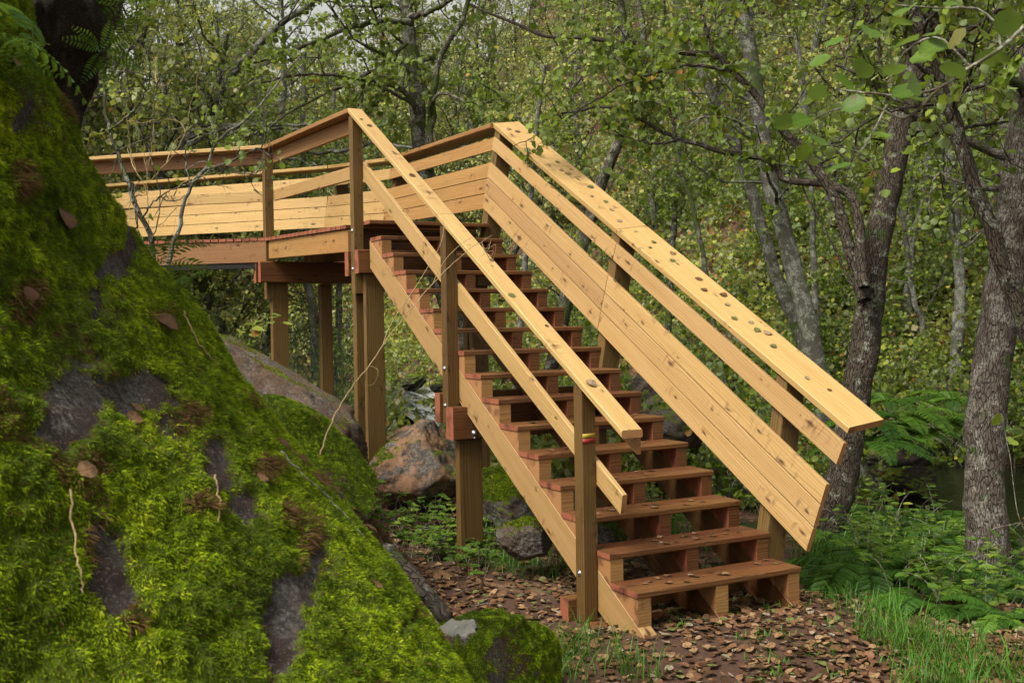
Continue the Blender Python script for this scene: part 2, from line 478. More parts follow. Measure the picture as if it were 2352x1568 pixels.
def build_water():
    # a ribbon that follows the stream bed, with a small step (riffle) where it falls behind the stairs
    bs = np.linspace(-22, 26, 190); ws = np.linspace(-2.6, 2.6, 46)
    Bm, Wm = np.meshgrid(bs, ws, indexing='ij')
    k = 1.6
    a_s = np.where(Bm > 5.5, 14 - (Bm - 5.5) * .9, 14 + (5.5 - Bm) * k); a_s = np.where(Bm < -2.5, 26.8 + (-2.5 - Bm) * .1, a_s); a_s = np.maximum(a_s, 8.0 + .06 * (Bm - 12))
    A = a_s + Wm * 1.89
    X = CAM[0] + A * FH[0] + Bm * RH[0]; Y = CAM[1] + A * FH[1] + Bm * RH[1]
    st = sstep(-1.7, -2.5, Bm + .25 * np.sin(Wm * 3))
    P = np.stack([X, Y, 0 * X], -1)
    Z = -.55 + .42 * st + .012 * fbm(P * 3, 3, 3) * (1 + 2 * sstep(1.2, .0, np.abs(Bm + 1.6)))
    foam = np.exp(-((Bm + 1.5) / 1.1) ** 2) * .95
    V = np.stack([X, Y, Z], -1).reshape(-1, 3)
    n, m = A.shape; i = np.arange(n * m).reshape(n, m)
    F = np.stack([i[:-1, :-1], i[1:, :-1], i[1:, 1:], i[:-1, 1:]], -1).reshape(-1, 4)
    o = link('stream_water', raw_mesh('stream_water', V, [F], M['water'], smooth=True, extra={'foam': foam.ravel()}))
    tag(o, kind='structure')
build_water()

# ------------------------------------------------------------------ STAIRCASE
RISE, RUN = .1652, .28
SL = RISE / RUN
nose = lambda y: SL * y + RISE
stairs = thing('wooden_staircase', (.6, 2.1, gz(.6, 0)), 'new timber staircase with plank treads and sloping handrails rising to the walkway', 'staircase')
T0 = np.array
XS = [(0, .09), (.555, .645), (1.11, 1.2)]
for si, (x0, x1) in enumerate(XS):
    ye = -.13 if si else -.06
    q = lambda y: [(x0, y, nose(y) - .45), (x1, y, nose(y) - .45), (x1, y, nose(y) - .2), (x0, y, nose(y) - .2)]
    st = Wood().hexa(q(ye), q(4.22), tint=.3 + .2 * si).build('stringer', 'pale' if si == 0 else 'red', stairs)  # inner stringers get darker red wood, painting in the shade under the stairs
    for i in range(1, 16):
        y = (i - 1) * RUN
        tri = lambda x: [(x, y, RISE * i - .2), (x, y + RUN - .003, RISE * i - .036), (x, y, RISE * i - .036)]
        e = .0015
        Wood().hexa(tri(x0 - e + .003), tri(x1 + e), ch=.002, tint=R.uniform(.2, .9)).build('step_block', 'amber' if si == 0 or i < 2 else 'red', st)  # inner blocks above the lowest likewise: under-stair shade put into the wood colour
for i in range(1, 17):
    y = (i - 1) * RUN; z = RISE * i
    w = Wood(); t = R.uniform(.15, .85)
    for k in (0, 1):
        w.box(-.006, 1.212, y - .006 + k * .141, y - .006 + k * .141 + .137, z - .035, z + R.uniform(-.001, .001), 'x', tint=min(1, t + (.22 if k == 0 else -.15) + R.uniform(-.08, .08)), ch=.005)
    w.build('tread', 'red', stairs)
# left posts
def left_post(y, z0, z1, bolts, mark=False):
    p = Wood().box(-.1, -.003, y, y + .093, z0, z1, 'z', ch=.005).build('post', 'olive', stairs)
    for bz in bolts: bolt(T0([-.1, y + .05, bz]), (-1, 0, 0), p)
    if mark:
        for nm, za, zb, m in (('yellow_mark', 1.0015, 1.030, 'yellow'), ('red_mark', .970, .9995, 'red')):
            x0, x1, yy = -.096, -.008, y - .0015
            V = T0([(x0, yy, za), (x1, yy, za + .002), (x1, yy, zb + .001), (x0, yy, zb), (x0, y + .001, za), (x1, y + .001, za + .002), (x1, y + .001, zb + .001), (x0, y + .001, zb)])
            F = T0([(0, 1, 2, 3), (0, 4, 5, 1), (1, 5, 6, 2), (2, 6, 7, 3), (3, 7, 4, 0)])
            link(nm, raw_mesh(nm, V - origin_of(p), [F], M[m]), p)
capz = lambda y: 1.045 + .5825 * (y + .043)           # underside of the left handrail
left_post(.414, -.32, capz(.414), (.193, -.12), True)
left_post(2.334, .94, capz(2.334), (1.354, 1.074))
left_post(4.36, 1.98, capz(4.36), (2.558, 2.206))
# left handrail in two lengths with a butt joint, drop board under it, middle rail
def sloped(kind, name, x0, x1, ya, yb, zl, zh, **kw):
    q = lambda y: [(x0, y, zl(y)), (x1, y, zl(y)), (x1, y, zh(y)), (x0, y, zh(y))]
    w = Wood()
    return w.hexa(q(ya), q(yb), **kw).build(name, kind, stairs)
sloped('pale', 'handrail', -.122, .018, -.043, 2.418, capz, lambda y: capz(y) + .046, ch=.007, tint=.92)
sloped('pale', 'handrail', -.122, .018, 2.422, 4.405, capz, lambda y: capz(y) + .046, ch=.007, tint=.75)
sloped('amber', 'drop_board', .0, .034, .0, 4.36, lambda y: capz(y) - .125, lambda y: capz(y) - .002, tint=.4)
mr = lambda y: .697 + .59 * (y - .139)
w = Wood()
w.hexa([(.0, .165, mr(.165) - .135), (.034, .165, mr(.165) - .135), (.034, .139, mr(.139)), (0, .139, mr(.139))],
       [(.0, 2.378, mr(2.378) - .165), (.034, 2.378, mr(2.378) - .165), (.034, 2.378, mr(2.378)), (0, 2.378, mr(2.378))], tint=.7)
w.build('middle_rail', 'pale', stairs)
w = Wood()
w.hexa([(.0, 2.382, mr(2.382) - .165), (.034, 2.382, mr(2.382) - .165), (.034, 2.382, mr(2.382)), (0, 2.382, mr(2.382))],
       [(.0, 4.44, mr(4.44) - .165), (.034, 4.44, mr(4.44) - .165), (.034, 4.44, mr(4.44)), (0, 4.44, mr(4.44))], tint=.62)
w.build('middle_rail', 'pale', stairs)
# right guard: leaning planks between a lower and an upper station
LEAN = .18
LO = {'p0': (1.200, -.060, .269), 'p1': (1.230, -.094, .420), 'p2': (1.260, -.123, .562), 'p3': (1.286, -.152, .692), 'r0': (1.312, -.204, .808), 'r1': (1.341, -.242, .947)}
HI = {'p0': (1.193, 4.293, 2.795), 'p1': (1.222, 4.304, 2.955), 'p2': (1.249, 4.301, 3.104), 'p3': (1.275, 4.300, 3.255), 'r0': (1.298, 4.285, 3.371), 'r1': (1.321, 4.290, 3.501)}
NB = unit(T0([1, LEAN * SL, -LEAN]))
def lerp(a, b, t): return T0(a) + (T0(b) - T0(a)) * t
TM = .535                                            # the joint over the middle post
def guard(name, k0, k1, t0, t1, gap=.003, **kw):
    th = .036
    def ring(t):
        a, b = lerp(LO[k0], HI[k0], t), lerp(LO[k1], HI[k1], t)
        u = unit(b - a) * gap
        return [a + u, b - u, b - u + NB * th, a + u + NB * th]
    return Wood().hexa(ring(t0), ring(t1), **kw).build(name, 'pale', stairs)
for k0, k1, tt in (('p0', 'p1', .55), ('p1', 'p2', .45), ('p2', 'p3', .65)):
    guard('guard_board', k0, k1, 0, TM - .0006, tint=tt); guard('guard_board', k0, k1, TM + .0006, 1, tint=tt - .25 + R.uniform(-.1, .2))
guard('guard_rail', 'r0', 'r1', 0, TM - .0006, tint=.35); guard('guard_rail', 'r0', 'r1', TM + .0006, 1, tint=.5)
CL0, CL1 = T0([1.36, -.268, 1.037]), T0([1.34, 4.33, 3.637])
CR0, CR1 = T0([1.652, -.268, 1.070]), T0([1.625, 4.33, 3.675])
def rcap(t0, t1, tint):
    def ring(t):
        a, b = lerp(CL0, CL1, t), lerp(CR0, CR1, t)
        n = unit(np.cross(b - a, CL1 - CL0)); n = n if n[2] > 0 else -n
        h = n * .047
        return [a - h, b - h, b, a]
    return Wood().hexa(ring(t0), ring(t1), ch=.005, tint=tint).build('handrail', 'pale', stairs)
rcap(0, TM - .0006, .95); rcap(TM + .0006, 1, .8)
def right_post(y, z0, zoff):
    w = .165
    xi = lambda z, yy: 1.213 + LEAN * (z - nose(yy))
    z1 = nose(y) + zoff
    q = lambda z: [(xi(z, y), y, z), (xi(z, y) + w, y, z), (xi(z, y + .1) + w, y + .1, z), (xi(z, y + .1), y + .1, z)]
    top = [(xi(z1, y), y, z1), (xi(z1, y) + w, y, z1), (xi(z1, y) + w, y + .1, z1 + .055), (xi(z1, y), y + .1, z1 + .055)]
    return Wood().hexa(q(z0), top, ch=.005, tint=.4).build('post', 'olive', stairs)
right_post(.29, -.35, .945); right_post(2.2, .95, .93); right_post(4.25, 2.05, .885)
# trestles: paired cross beams bolted round the legs
def cross(y0, y1, z0, z1, x0=-.118, x1=1.36, tint=.4):
    return Wood().box(x0, x1, y0, y1, z0, z1, 'x', tint=tint, ch=.006).build('cross_beam', 'red', stairs)
cross(.30, .405, -.34, -.09, -.116, 1.42, .9); cross(.515, .61, -.34, .03, -.15, 1.42, .8)
b1 = cross(2.2, 2.328, .828, 1.07, tint=.35); cross(2.435, 2.53, .94, 1.165, -.119, tint=.7)
bolt(T0([.058, 2.2, .87]), (0, -1, 0), b1, .017)
bolt(T0([.058, 2.2, .835]), (0, -1, 0), b1, .007)
cross(4.245, 4.35, 2.16, 2.376, -.102, tint=.6); cross(4.46, 4.56, 2.145, 2.375, -.124, tint=.4)
for x0, x1, y0, y1, z1, tt in ((-.05, .142, 2.25, 2.325, .826, .3), (1.07, 1.262, 2.25, 2.325, .826, .3), (-.025, .155, 4.29, 4.355, 2.158, .55), (-.06, .03, 4.46, 4.55, 2.143, .4), (1.05, 1.23, 4.29, 4.355, 2.158, .4), (1.08, 1.2, 4.46, 4.55, 2.143, .4)):
    g = min(gz(x0, y0), gz(x1, y1)) - .35
    Wood().box(x0, x1, y0, y1, g, z1, 'z', tint=tt, ch=.006).build('support_leg', 'olive', stairs)

# ------------------------------------------------------------------ WALKWAY
walk = thing('wooden_walkway', (.5, 7.0, gz(.5, 7)), 'raised plank walkway with pale slatted guard bending left behind the top of the staircase', 'walkway')
N0, N1, N2 = T0([-.10, 4.40]), T0([-.155, 7.165]), T0([-2.35, 9.30])     # near edge in plan
F0, F1, F2, F3 = T0([1.27, 4.31]), T0([1.31, 7.2]), T0([1.24, 9.28]), T0([-1.9, 14.1])
DZ = {0: 2.62, 1: 2.70, 2: 2.71}
def deck():
    w = Wood()
    def strip(a0, a1, b0, b1, z0, z1, n):
        for k in range(n):
            t0, t1 = k / n, (k + 1) / n - .004
            z = lambda t: z0 + (z1 - z0) * t
            pa0, pa1, pb0, pb1 = lerp(a0, a1, t0), lerp(a0, a1, t1), lerp(b0, b1, t0), lerp(b0, b1, t1)
            q = lambda p, t, zz: (p[0], p[1], zz(t))
            zt = z; zb = lambda t: z(t) - .034
            w.hexa([q(pa0, t0, zb), q(pa1, t1, zb), q(pa1, t1, zt), q(pa0, t0, zt)], [q(pb0, t0, zb), q(pb1, t1, zb), q(pb1, t1, zt), q(pb0, t0, zt)], tint=R.uniform(.2, .8), ch=.003)
    strip(T0([-.13, 4.5]), N1 - [.03, 0], T0([1.22, 4.5]), F1 - [.08, 0], DZ[0], DZ[1], 19)
    strip(N1 - [.03, 0], N2 - [.03, .03], F1 - [.08, 0], F3 - [.08, 0], DZ[1] + .001, DZ[2] + .02, 30)
    return w.build('deck', 'red', walk)
deck()
def plank(name, kind, pa, pb, za, zb, h, th, side, **kw):
    """upright board between plan points, top heights za/zb, height h"""
    pa, pb = T0(pa), T0(pb)
    d = unit(pb - pa); n = T0([d[1], -d[0]]) * side * th
    r = lambda p, z: [(p[0], p[1], z - h), (p[0] + n[0], p[1] + n[1], z - h), (p[0] + n[0], p[1] + n[1], z), (p[0], p[1], z)]
    return Wood().hexa(r(pa, za), r(pb, zb), **kw).build(name, kind, walk)
plank('edge_beam', 'amber', N0 + [-.008, .10], N1 + [0, -.055], 2.575, 2.663, .205, .05, 1, tint=.75)
plank('edge_beam', 'amber', N1 + [-.02, .0], N2, 2.665, 2.672, .245, .05, 1, tint=.0)
plank('edge_beam', 'red', T0([.55, 4.57]), T0([.58, 8.2]), 2.575, 2.663, .205, .07, 1)
plank('edge_beam', 'red', T0([1.2, 4.57]), F1 - [.06, 0], 2.575, 2.663, .205, .05, 1)
plank('edge_beam', 'red', F1 - [.06, 0], F2 - [.06, .1], 2.663, 2.67, .205, .05, 1)
d2 = unit(N2 - N1)
o = plank('girder', 'red', N1 + d2 * .1, N2, 2.419, 2.425, .065, .06, 1); o.data.materials[0] = M['black_steel']; o.data.materials[1] = M['black_steel']
# landing header behind the top step
Wood().box(-.05, 1.25, 4.575, 4.62, 2.36, 2.58, 'x', tint=.3).build('header_beam', 'red', walk)
def wcross(c, x0, x1, off, z0, z1, tint):
    return Wood().box(x0, x1, c + off, c + off + .1, z0, z1, 'x', tint=tint, ch=.01).build('cross_beam', 'red', walk)
wcross(7.05, -.27, 1.42, 0, 2.185, 2.425, .5); wcross(7.26, -.27, 1.42, 0, 2.185, 2.425, .4)
for x0, x1, y0, y1 in ((-.115, .075, 7.16, 7.25), (.50, .64, 7.27, 7.37), (1.02, 1.2, 7.16, 7.25)):
    Wood().box(x0, x1, y0, y1, gz(x0, y0) - .5, 2.184 if y0 < 7.26 else 2.18, 'z', tint=.5, ch=.006).build('support_leg', 'olive', walk)
p4 = Wood().box(-.178, -.075, 7.155, 7.255, 2.0, 3.715, 'z', tint=.55, ch=.005).build('post', 'olive', walk)
for bz in (2.572, 2.224): bolt(T0([-.178, 7.2, bz]), (-1, -.3, 0), p4)
pn = Wood().box(N2[0] - .1, N2[0], N2[1], N2[1] + .1, 1.2, 3.7, 'z', ch=.005).build('post', 'olive', walk)
def wcap(a, b, za, zb, wd, side, tint, inset=-.02, kind='pale'):
    a, b = T0(a), T0(b)
    d = unit(b - a); n = T0([d[1], -d[0]]) * side
    r = lambda p, z: [(*(p + n * inset), z - .044), (*(p + n * (inset + wd)), z - .044), (*(p + n * (inset + wd)), z), (*(p + n * inset), z)]
    return Wood().hexa(r(a, za), r(b, zb), tint=tint, ch=.005).build('handrail', kind, walk)
wcap(N0 + [0, .012], N1 + [.0, -.02], 3.686, 3.76, .14, 1, .35, -.02, 'amber')
wcap(N1 + [-.01, -.01], N2, 3.762, 3.765, .14, 1, .85)
plank('drop_board', 'amber', N0 + [.1, .06], N1 + [.08, -.01], 3.640, 3.712, .15, .034, 1, tint=.3)
plank('drop_board', 'amber', N1 + [.06, .09], N2 + [.06, .09], 3.715, 3.718, .15, .034, 1, tint=.15)
plank('middle_rail', 'pale', N0 + [.1, .06], N1 + [.08, -.01], 3.185, 3.253, .125, .034, 1, tint=.4)
plank('middle_rail', 'pale', N1 + [.06, .09], N2 + [.06, .09], 3.26, 3.263, .128, .034, 1, tint=.8)
# far guard: three boards, a rail and a cap, leaning outwards
STN = [  # plan, panel bottom, panel top, rail bottom, rail top, cap top
    (F0 - [0, 0], 2.795, 3.255, 3.371, 3.501, 3.637),
    (F1, 2.885, 3.334, 3.447, 3.580, 3.712),
    (F2, 3.026, 3.472, 3.612, 3.750, 3.897),
    (F3, 3.12, 3.565, 3.70, 3.84, 4.0)]
def fguard(i, name, ha, hb, tint, kind):
    (pa, *A), (pb, *B) = STN[i], STN[i + 1]
    d = unit(pb - pa); n = T0([d[1], -d[0]])
    za0, za1, zb0, zb1 = ha(A), hb(A), ha(B), hb(B)
    base = [A[0], B[0]]
    def ring(p, z0, z1, zb_):
        o0, o1 = n * LEAN * (z0 - zb_ - .25), n * LEAN * (z1 - zb_ - .25)
        return [(*(p + o0), z0), (*(p + o1), z1), (*(p + o1 + n * .035), z1 + .003), (*(p + o0 + n * .035), z0 + .003)]
    e = d * .002
    return Wood().hexa(ring(pa + e, za0, za1, base[0]), ring(pb - e, zb0, zb1, base[1]), tint=tint).build(name, kind, walk)
for i in range(3):
    kd = 'amber' if i == 0 else 'pale'
    for k in range(3):
        fguard(i, 'guard_board', lambda S: S[0] + (S[1] - S[0]) * k / 3 + .003, lambda S: S[0] + (S[1] - S[0]) * (k + 1) / 3 - .003, (.75, .6, .85)[i] + R.uniform(-.12, .12), kd)
    fguard(i, 'guard_rail', lambda S: S[2], lambda S: S[3], (.7, .5, .85)[i], kd)
    (pa, *A), (pb, *B) = STN[i], STN[i + 1]
    wcap(pa + (T0([0, .03]) if i == 0 else 0), pb, A[4], B[4], .28, 1, (.35, .8, .9)[i], .04, kd)
for (p, y) in ((F1, 0), (F2, 0), (lerp(F2, F3, .55), 0)):
    x = p[0] + .06
    zt = 3.66 if p is F1 else 3.84
    q = lambda z: [(x + LEAN * (z - 3.1), p[1] - .05, z), (x + .165 + LEAN * (z - 3.1), p[1] - .05, z), (x + .165 + LEAN * (z - 3.1), p[1] + .05, z), (x + LEAN * (z - 3.1), p[1] + .05, z)]
    Wood().hexa(q(2.1), q(zt), tint=.45, ch=.005).build('post', 'olive', walk)
# ================================================================== NATURE
rng = np.random.default_rng(7)

def leaf_geo(P, D, N, S, tint, shape='hex', curl=.12, wid=.46):
    """leaf-sized faces: P base points, D directions, N normals, S lengths"""
    P, D, N = np.asarray(P, float), unit(D), np.asarray(N, float)
    Nn = unit(N - D * (N * D).sum(-1, keepdims=True)); Sd = np.cross(D, Nn)
    if shape == 'hex':
        prof = [(0, 0, 0), (.28, wid, curl), (.72, wid * .92, curl), (1, 0, -.06), (.72, -wid * .92, curl), (.28, -wid, curl)]
        F0_ = [(0, 1, 2, 3), (0, 3, 4, 5)]
    elif shape == 'quad':
        prof = [(0, 0, 0), (.5, wid, curl), (1, 0, -.05), (.5, -wid, curl)]
        F0_ = [(0, 1, 2, 3)]
    elif shape == 'round':
        th = [(0, 0), (.07, .22), (.22, .40), (.42, .47), (.64, .44), (.84, .30), (.95, .13), (1.0, 0)]
        prof = [(u, 0, -.10 * u * u) for u, _ in th] + [(u, w_ * wid * 2.1, curl - .10 * u * u + .03 * ((i % 2) - .5)) for i, (u, w_) in enumerate(th[1:-1])] + [(u, -w_ * wid * 2.1, curl - .10 * u * u + .03 * ((i % 2) - .5)) for i, (u, w_) in enumerate(th[1:-1])]
        n = len(th); F0_ = []
        for i in range(n - 1):
            l0 = 0 if i == 0 else n + i - 1; l1 = n - 1 if i + 1 == n - 1 else n + i
            r0 = 0 if i == 0 else n + (n - 2) + i - 1; r1 = n - 1 if i + 1 == n - 1 else n + (n - 2) + i
            F0_.append((i, l0, l1, i + 1) if i not in (0, n - 2) else ((0, l1, 1) if i == 0 else (i, l0, i + 1)))
            F0_.append((i, i + 1, r1, r0) if i not in (0, n - 2) else ((0, 1, r1) if i == 0 else (i, i + 1, r0)))
    k = len(prof)
    V = np.concatenate([(P + S[:, None] * (D * a + Sd * b + Nn * c))[:, None, :] for a, b, c in prof], 1).reshape(-1, 3)
    base = np.arange(len(P))[:, None] * k
    F4 = [f for f in F0_ if len(f) == 4]; F3 = [f for f in F0_ if len(f) == 3]
    out = []
    if F4: out.append((base[:, :, None] + np.array(F4)[None]).reshape(-1, 4))
    if F3: out.append((base[:, :, None] + np.array(F3)[None]).reshape(-1, 3))
    T = np.repeat(np.clip(tint, 0, 1), k)
    uv = None
    if shape == 'round':
        uvv = np.array([(a, b) for a, b, _ in prof])
        uv = np.concatenate([np.tile(np.array([uvv[i] for f in FF for i in f]), (len(P), 1)) for FF in (F4, F3) if FF])
    return V, out, T, uv

def leaf_mesh(name, P, D, N, S, tint, mat, shape='hex', curl=.12, wid=.46, o=None):
    V, F, T, uv = leaf_geo(P, D, N, S, tint, shape, curl, wid)
    if o is not None: V = V - o
    return raw_mesh(name, V, F, mat, tint=T, uv=uv)

def rdir(n, up=0., g=rng):
    v = unit(g.normal(size=(n, 3)));
    v[:, 2] += up
    return unit(v)

def smooth_path(pts, n, jit=0., seed=0):
    pts = np.asarray(pts, float)
    m = len(pts); t = np.linspace(0, m - 1 - 1e-6, n); i = t.astype(int); f = (t - i)[:, None]
    p0 = pts[np.maximum(i - 1, 0)]; p1 = pts[i]; p2 = pts[np.minimum(i + 1, m - 1)]; p3 = pts[np.minimum(i + 2, m - 1)]
    q = .5 * (2 * p1 + (p2 - p0) * f + (2 * p0 - 5 * p1 + 4 * p2 - p3) * f ** 2 + (3 * p1 - p0 - 3 * p2 + p3) * f ** 3)
    if jit:
        g = np.random.default_rng(seed); q[1:-1] += g.normal(size=(n - 2, 3)) * jit
    return q

class Tubes:
    def __init__(s): s.V = []; s.F = []; s.UV = []; s.n = 0
    def add(s, pts, rad, sides=6, rough=0., seed=0):
        pts = np.asarray(pts, float); n = len(pts)
        rad = np.interp(np.linspace(0, 1, n), np.linspace(0, 1, len(rad)), rad) if not np.isscalar(rad) else np.full(n, rad)
        t = unit(np.gradient(pts, axis=0))
        ref = np.array([.3, .9, .1]) if abs(t[0] @ unit([.3, .9, .1])) < .85 else np.array([1., 0, 0])
        a = unit(np.cross(t, ref)); b = np.cross(t, a)
        th = np.linspace(0, 2 * PI, sides + 1)[:-1]
        rr = rad[:, None] * np.ones(sides)
        if rough:
            c3 = np.stack([np.cos(th)[None] * 1.3 + seed * 3.1 + 0 * rr, np.sin(th)[None] * 1.3 + 0 * rr, np.linspace(0, n * .45, n)[:, None] + 0 * rr], -1)
            rr = rr * (1 + rough * fbm(c3, 3, seed + 2))
        V = pts[:, None] + rr[..., None] * (a[:, None] * np.cos(th)[None, :, None] + b[:, None] * np.sin(th)[None, :, None])
        i = np.arange(n * sides).reshape(n, sides) + s.n; j = np.roll(i, -1, 1)
        F = np.stack([i[:-1], j[:-1], j[1:], i[1:]], -1).reshape(-1, 4)
        L = np.concatenate([[0], np.cumsum(np.linalg.norm(np.diff(pts, axis=0), axis=1))]) + seed * .37
        cu = np.linspace(0, 2 * PI * max(rad.max(), .004), sides + 1)
        U0 = np.broadcast_to(cu[None, :-1], (n - 1, sides)); U1 = np.broadcast_to(cu[None, 1:], (n - 1, sides))
        L0 = np.broadcast_to(L[:-1, None], (n - 1, sides)); L1 = np.broadcast_to(L[1:, None], (n - 1, sides))
        uv = np.stack([np.stack([U0, L0], -1), np.stack([U1, L0], -1), np.stack([U1, L1], -1), np.stack([U0, L1], -1)], 2).reshape(-1, 2)
        s.V.append(V.reshape(-1, 3)); s.F.append(F); s.UV.append(uv); s.n += n * sides
    def mesh(s, name, mat, o=None):
        V = np.concatenate(s.V)
        if o is not None: V = V - o
        return raw_mesh(name, V, [np.concatenate(s.F)], mat, uv=np.concatenate(s.UV), smooth=True)

class Grow:
    """limbs, twigs and leaf positions of one tree"""
    def __init__(s, seed, leaf=.07): s.g = np.random.default_rng(seed); s.tb = Tubes(); s.P = []; s.D = []; s.S = []; s.leaf = leaf; s.k = seed
    def walk(s, p, d, L, n, wob, up):
        pts = [np.array(p)]; d = unit(d)
        for i in range(n):
            d = unit(d + s.g.normal(size=3) * wob + np.array([0, 0, up]))
            pts.append(pts[-1] + d * L / n)
        return np.array(pts)
    def foliate(s, pts, dens, lo=.15):
        L = np.linalg.norm(np.diff(pts, axis=0), axis=1).sum()
        n = s.g.poisson(max(dens * L, .01))
        if not n: return
        t = lo + (1 - lo) * s.g.random(n); f = t * (len(pts) - 1); i = np.minimum(f.astype(int), len(pts) - 2)
        q = pts[i] + (pts[i + 1] - pts[i]) * (f - i)[:, None]
        ax = unit(pts[i + 1] - pts[i])
        d = unit(ax * .5 + s.g.normal(size=(n, 3)) * .8 + np.array([0, 0, -.15]))
        s.P.append(q + d * .012); s.D.append(d); s.S.append(s.leaf * (.6 + .6 * s.g.random(n)))
    def twig(s, p, d, L, r, dens, wob=.22, up=-.02, sub=3):
        pts = s.walk(p, d, L, 5, wob, up)
        s.tb.add(pts, [r, r * .3], 4)
        s.foliate(pts, dens)
        for _ in range(sub):
            i = s.g.integers(1, 5)
            q = s.walk(pts[i], unit(pts[min(i + 1, 5)] - pts[i]) + s.g.normal(size=3) * .7, L * s.g.uniform(.3, .6), 3, .25, -.03)
            s.tb.add(q, [r * .45, r * .2], 3); s.foliate(q, dens * 1.3)
    def branch(s, p, d, L, r, ntw, dens, up=.04, wob=.2, tl=.5, sub=3):
        pts = s.walk(p, d, L, 8, wob, up)
        s.tb.add(pts, [r, r * .25], 5)
        for _ in range(ntw):
            f = s.g.uniform(.15, 1.) * 7.9; i = int(f); q = pts[i] + (pts[i + 1] - pts[i]) * (f - i)
            ax = unit(pts[i + 1] - pts[i])
            s.twig(q, ax * .6 + s.g.normal(size=3) * .75, L * tl * s.g.uniform(.4, 1.), r * .35, dens, sub=sub)
        return pts
    def crown(s, main, n, t0, t1, L, r, ntw, dens, bias=(0, 0, 0), up=.04, tl=.5, sub=3):
        for _ in range(n):
            t = s.g.uniform(t0, t1); f = t * (len(main) - 1.001); i = int(f)
            q = main[i] + (main[i + 1] - main[i]) * (f - i)
            ax = unit(main[i + 1] - main[i]); d = s.g.normal(size=3); d = unit(d - ax * (d @ ax)) + ax * .45 + np.array(bias)
            s.branch(q, d, L * s.g.uniform(.55, 1.1) * (1.15 - .45 * t), r * s.g.uniform(.6, 1.1), ntw, dens, up, tl=tl, sub=sub)
    def leaves(s, name, mat, o, shape='hex', tlo=.1, thi=.85, nup=.35):
        P, D, S = np.concatenate(s.P), np.concatenate(s.D), np.concatenate(s.S)
        n = len(P); N = rdir(n, nup, s.g)
        clump = .5 + .5 * fbm(P * 1.1, 3, s.k)
        t = tlo + (thi - tlo) * (.45 * clump + .55 * s.g.random(n)); odd = s.g.random(n)
        t = np.where(odd > .985, .99, np.where(odd > .95, .93, t))
        return leaf_mesh(name, P, D, N, S, t, mat, shape, o=o)

NLEAF = [0]
def finish_tree(name, g, base, label, cat, trunk_mat, leaf_mat_, group=None, **kw):
    t = thing(name, tuple(base), label, cat, group)
    link('trunk', g.tb.mesh('trunk', trunk_mat, base), t)
    if g.P:
        me = g.leaves('crown', leaf_mat_, base, **kw); link('crown', me, t); NLEAF[0] += sum(len(x) for x in g.P)
    return t

def px_path(L, d0, d1=None):
    d1 = d0 if d1 is None else d1
    return [at(u, v, d0 + (d1 - d0) * k / max(1, len(L) - 1)) for k, (u, v) in enumerate(L)]

def rooted(pts):
    """adds a flared foot in the ground below the first point"""
    p = np.array(pts[0]); g = gz(p[0], p[1])
    if p[2] > g + .05:
        q = p.copy(); d = p - np.array(pts[1]); d = d / max(abs(d[2]), .1); q = p + d * (p[2] - g) * .9; q[2] = gz(q[0], q[1]) - .15
        return [q] + list(pts)
    return list(pts)

def main_stem(g, pts, r0, r1, flare=1.35, n=40, sides=14, jit=.008, rough=.16):
    q = smooth_path(pts, n, jit, g.k)
    t = np.linspace(0, 1, n); r = r0 + (r1 - r0) * t; r = r * (1 + (flare - 1) * np.exp(-t * 14))
    g.tb.add(q, r, sides, rough, g.k)
    return q

# ---------------- named trees
def tree_behind_landing():
    g = Grow(21, .075)
    p = rooted(px_path([(1085, 905), (1050, 760), (1000, 620), (980, 500), (975, 380), (962, 300), (955, 200), (942, 100), (930, 0), (915, -160)], 14.5, 15))
    m = main_stem(g, p, .15, .085)
    f = px_path([(985, 390), (990, 270), (998, 190), (1018, 120), (1062, 50), (1090, -60)], 14.6)
    f = smooth_path(f, 20, .01, 3); g.tb.add(f, [.06, .03], 8, .15, 2)
    L = [([(962, 265), (925, 205), (870, 190), (790, 178), (700, 172), (600, 190)], .045), ([(958, 245), (905, 215), (850, 185), (800, 182)], .03), ([(985, 270), (1010, 215), (1075, 235), (1160, 228), (1180, 232)], .03),
         ([(945, 55), (880, 45), (820, 60), (740, 90), (640, 130), (560, 150)], .05), ([(940, 40), (990, 25), (1040, -5), (1080, -40)], .045), ([(935, 100), (860, 160), (800, 190), (700, 240), (600, 300), (520, 330)], .03)]
    tw = [f]
    for k, (q, r) in enumerate(L):
        b = smooth_path(px_path(q, 14.6, 13.6), 22, .012, k); g.tb.add(b, [r, r * .3], 7, .2, k); tw.append(b)
    for b in tw: g.crown(b, 7, .2, 1., .9, .011, 6, 15, sub=2)
    g.crown(m, 16, .72, 1., 2.2, .03, 7, 9)
    finish_tree('alder_tree', g, p[0] + [0, 0, .15], 'dark lichen-flecked alder standing just behind the walkway landing', 'tree', M['mossy_bark'], M['leaf'])
tree_behind_landing()

def stem_tree(name, label, px, d0, d1, r0, r1, mat, seed, crown=(12, .55, 1.6), leaf=.07, extra=(), dens=10, ntw=6, flare=1.3, bias=(0, 0, 0), lm=None, t0=.5):
    g = Grow(seed, leaf)
    p = rooted(px_path(px, d0, d1))
    m = main_stem(g, p, r0, r1, flare)
    for k, (q, da, db, ra) in enumerate(extra):
        b = smooth_path(px_path(q, da, db), 30, .008, seed + k); g.tb.add(b, [ra, ra * .3], 8, .15, k + 4)
        g.crown(b, 9, .35, 1., 1.1, .012, 6, dens * 1.3, bias, sub=2)
    n, lo, L = crown
    if n: g.crown(m, n, t0, 1., L, r1 * .35, ntw, dens, bias)
    return finish_tree(name, g, p[0] + [0, 0, .15], label, 'tree', mat, lm or M['leaf'])

